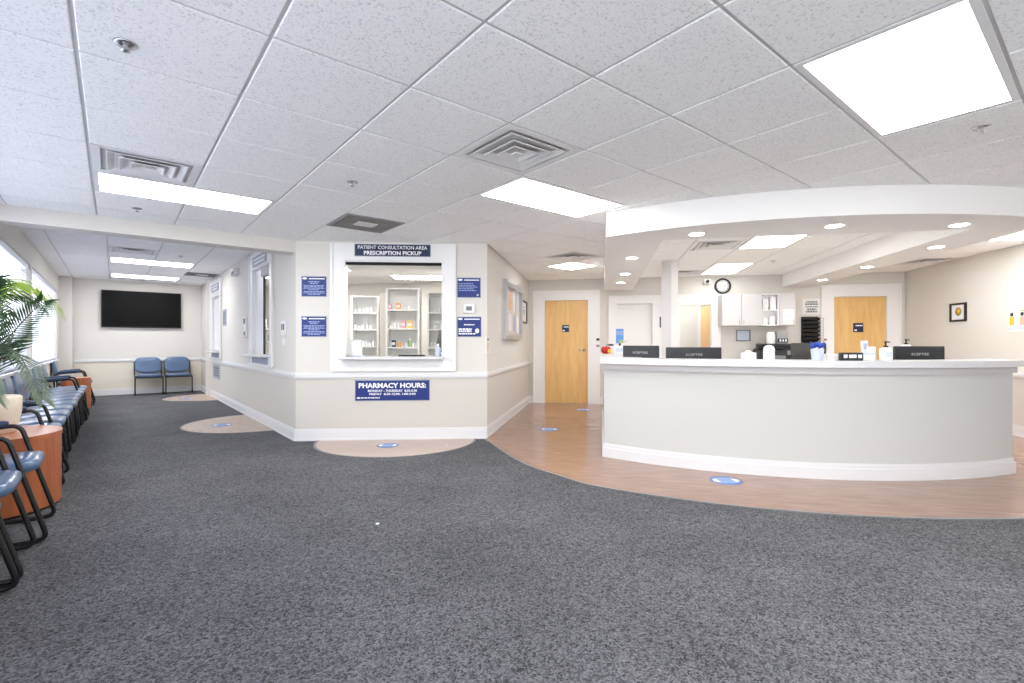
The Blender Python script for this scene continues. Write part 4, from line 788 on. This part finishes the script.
# pot sits on the table in front of the wall
MB().lathe([(.085, 0), (.11, .01), (.125, .06), (.14, .16), (.143, .25), (.132, .262), (.122, .25), (.118, .22), (.1, .2)], 'pot', 32).build('pot', palm)
MB().lathe([(.002, .225), (.12, .225), (.12, .215), (.002, .215)], 'soil', 24).build('soil', palm)
def frond(pts, n, L, m, seed, spread=1.0, hang=.25, lw=.013, nrm=None, drop=0):
    rn = random.Random(seed); q = MB(); C = catmull(pts, 10); N = len(C)
    q.tube([tuple(p) for p in C], [.007*(1-.7*i/N) for i in range(N)], m, 5)
    for k in range(n):
        f = .22+.78*k/(n-1); i = min(N-2, int(f*(N-1))); p = C[i].lerp(C[i+1], f*(N-1)-i); t = (C[i+1]-C[i]).normalized()
        sd = t.cross(Vector(nrm or (0, 0, 1)));
        if sd.length < .1: sd = Vector((0, 1, 0))
        sd.normalize(); up = sd.cross(t).normalized()
        l = L*(.55+.45*math.sin(PI*min(1, .15+f*.85)))*rn.uniform(.9, 1.1)
        for s in (-1, 1):
            d = (sd*s*spread*(1-.35*f)+t*(.55+.5*f)+up*.15-Vector((0, 0, drop))).normalized(); w = d.cross(up).normalized()*lw
            a = p; b1 = p+d*l*.5+Vector((0, 0, -hang*l*.2)); c = p+d*l+Vector((0, 0, -hang*l))
            dx = up*.003
            q.add([a-w*.3, a+w*.3, b1+w+dx, b1-w+dx, c, a-w*.3-dx, a+w*.3-dx], [(0, 1, 2, 3), (3, 2, 4)], m, True)
    # keep every leaf on the room side of the window wall
    q.v = [(max(v[0], XL+.02-pp.x), v[1], v[2]) for v in q.v]
    return q.build('frond', palm)
def rel(*P): return [tuple(Vector(p)-pp) for p in P]
bs = (-.645, 4.96, .76)
V1, V2, V3 = (.35, -.92, .2), (.7, -.65, .3), (.1, -.95, .35)
frond(rel(bs, (-.72, 4.96, 1.30), (-.62, 4.98, 1.58), (-.47, 5.0, 1.61), (-.33, 5.03, 1.47)), 30, .25, 'leafl', 1, .75, .3, .0095, None, .75)
frond(rel(bs, (-.62, 4.9, 1.08), (-.52, 4.8, 1.26), (-.38, 4.69, 1.45)), 34, .19, 'leaf', 2, 1, .1, .0065, V1)
frond(rel(bs, (-.6, 4.86, 1.06), (-.49, 4.66, 1.08), (-.36, 4.43, .80)), 36, .2, 'leafp', 3, 1, .1, .0075, V2)
frond(rel(bs, (-.68, 4.75, 1.2), (-.66, 4.55, 1.44), (-.60, 4.43, 1.56)), 34, .25, 'leaf', 4, 1, .1, .0075, V1)
frond(rel(bs, (-.70, 4.72, 1.1), (-.66, 4.5, 1.32), (-.585, 4.36, 1.42)), 36, .23, 'leaf', 5, 1, .1, .007, V3)
frond(rel(bs, (-.70, 4.75, 1.02), (-.64, 4.5, 1.02), (-.56, 4.26, .84)), 32, .19, 'leafp', 6, 1, .2, .007, V2)
frond(rel(bs, (-.78, 5.2, 1.3), (-.74, 5.4, 1.5), (-.66, 5.6, 1.4)), 30, .2, 'leaf', 7, 1, .3, .007)
frond(rel(bs, (-.66, 4.7, 1.0), (-.6, 4.5, 1.16), (-.5, 4.32, 1.14)), 32, .19, 'leaf', 10, 1, .2, .0065, V1)
frond(rel(bs, (-.7, 4.98, 1.3), (-.66, 4.99, 1.5), (-.52, 4.97, 1.54), (-.40, 4.95, 1.44)), 30, .2, 'leaf', 11, .75, .3, .007, None, .7)

# ------------------------------------------------------------ floor decals and scraps
def decal(x, y, z, rz, label, s=1.0):
    t = thing('floor_decal', label, 'floor sticker', (x, y, z), rz)
    MB().lathe([(.001, 0), (.13*s, 0), (.13*s, .0012), (.001, .0012)], 'decal', 28).build('disc', t); B(-.05*s, .05*s, -.08*s, .08*s, .0012, .0018, 'decal2').build('footprint_panel', t)
    for sg in (-1, 1): MB().prism([(sg*.06*s, -.06*s), (sg*.105*s, -.03*s), (sg*.105*s, .03*s), (sg*.06*s, .06*s)], .0012, .002, 'lett').build('arrow', t)
RZ = -rad(39.04)
decal(4.02, 2.09, .0042, RZ, 'round blue floor sticker before the middle of the counter'); decal(4.56, 4.83, .0042, RZ, 'round blue floor sticker in the hall, nearer one'); decal(6.35, 5.87, .0042, RZ, 'round blue floor sticker by the wooden hall door')
decal(2.42, 5.22, .0042, RZ, 'round blue floor sticker under the pharmacy window', .95); decal(1.2, 8.0, .0042, -.3, 'round blue floor sticker below the nearer alcove window'); decal(1.2, 12.3, .0042, -.3, 'round blue floor sticker below the farther alcove window')
solo(MB().sup(.012, .01, .005, .8, .8, 'paper', None, 10, 6), 'paper_scrap', 'tiny white scrap lying on the grey carpet', 'scrap', (1.32, 3.0, .004)); solo(MB().sup(.016, .012, .005, .8, .8, 'paper', None, 10, 6), 'paper_scrap', 'tiny white scrap on the oval inlay under the pharmacy window', 'scrap', (2.95, 4.82, .009))
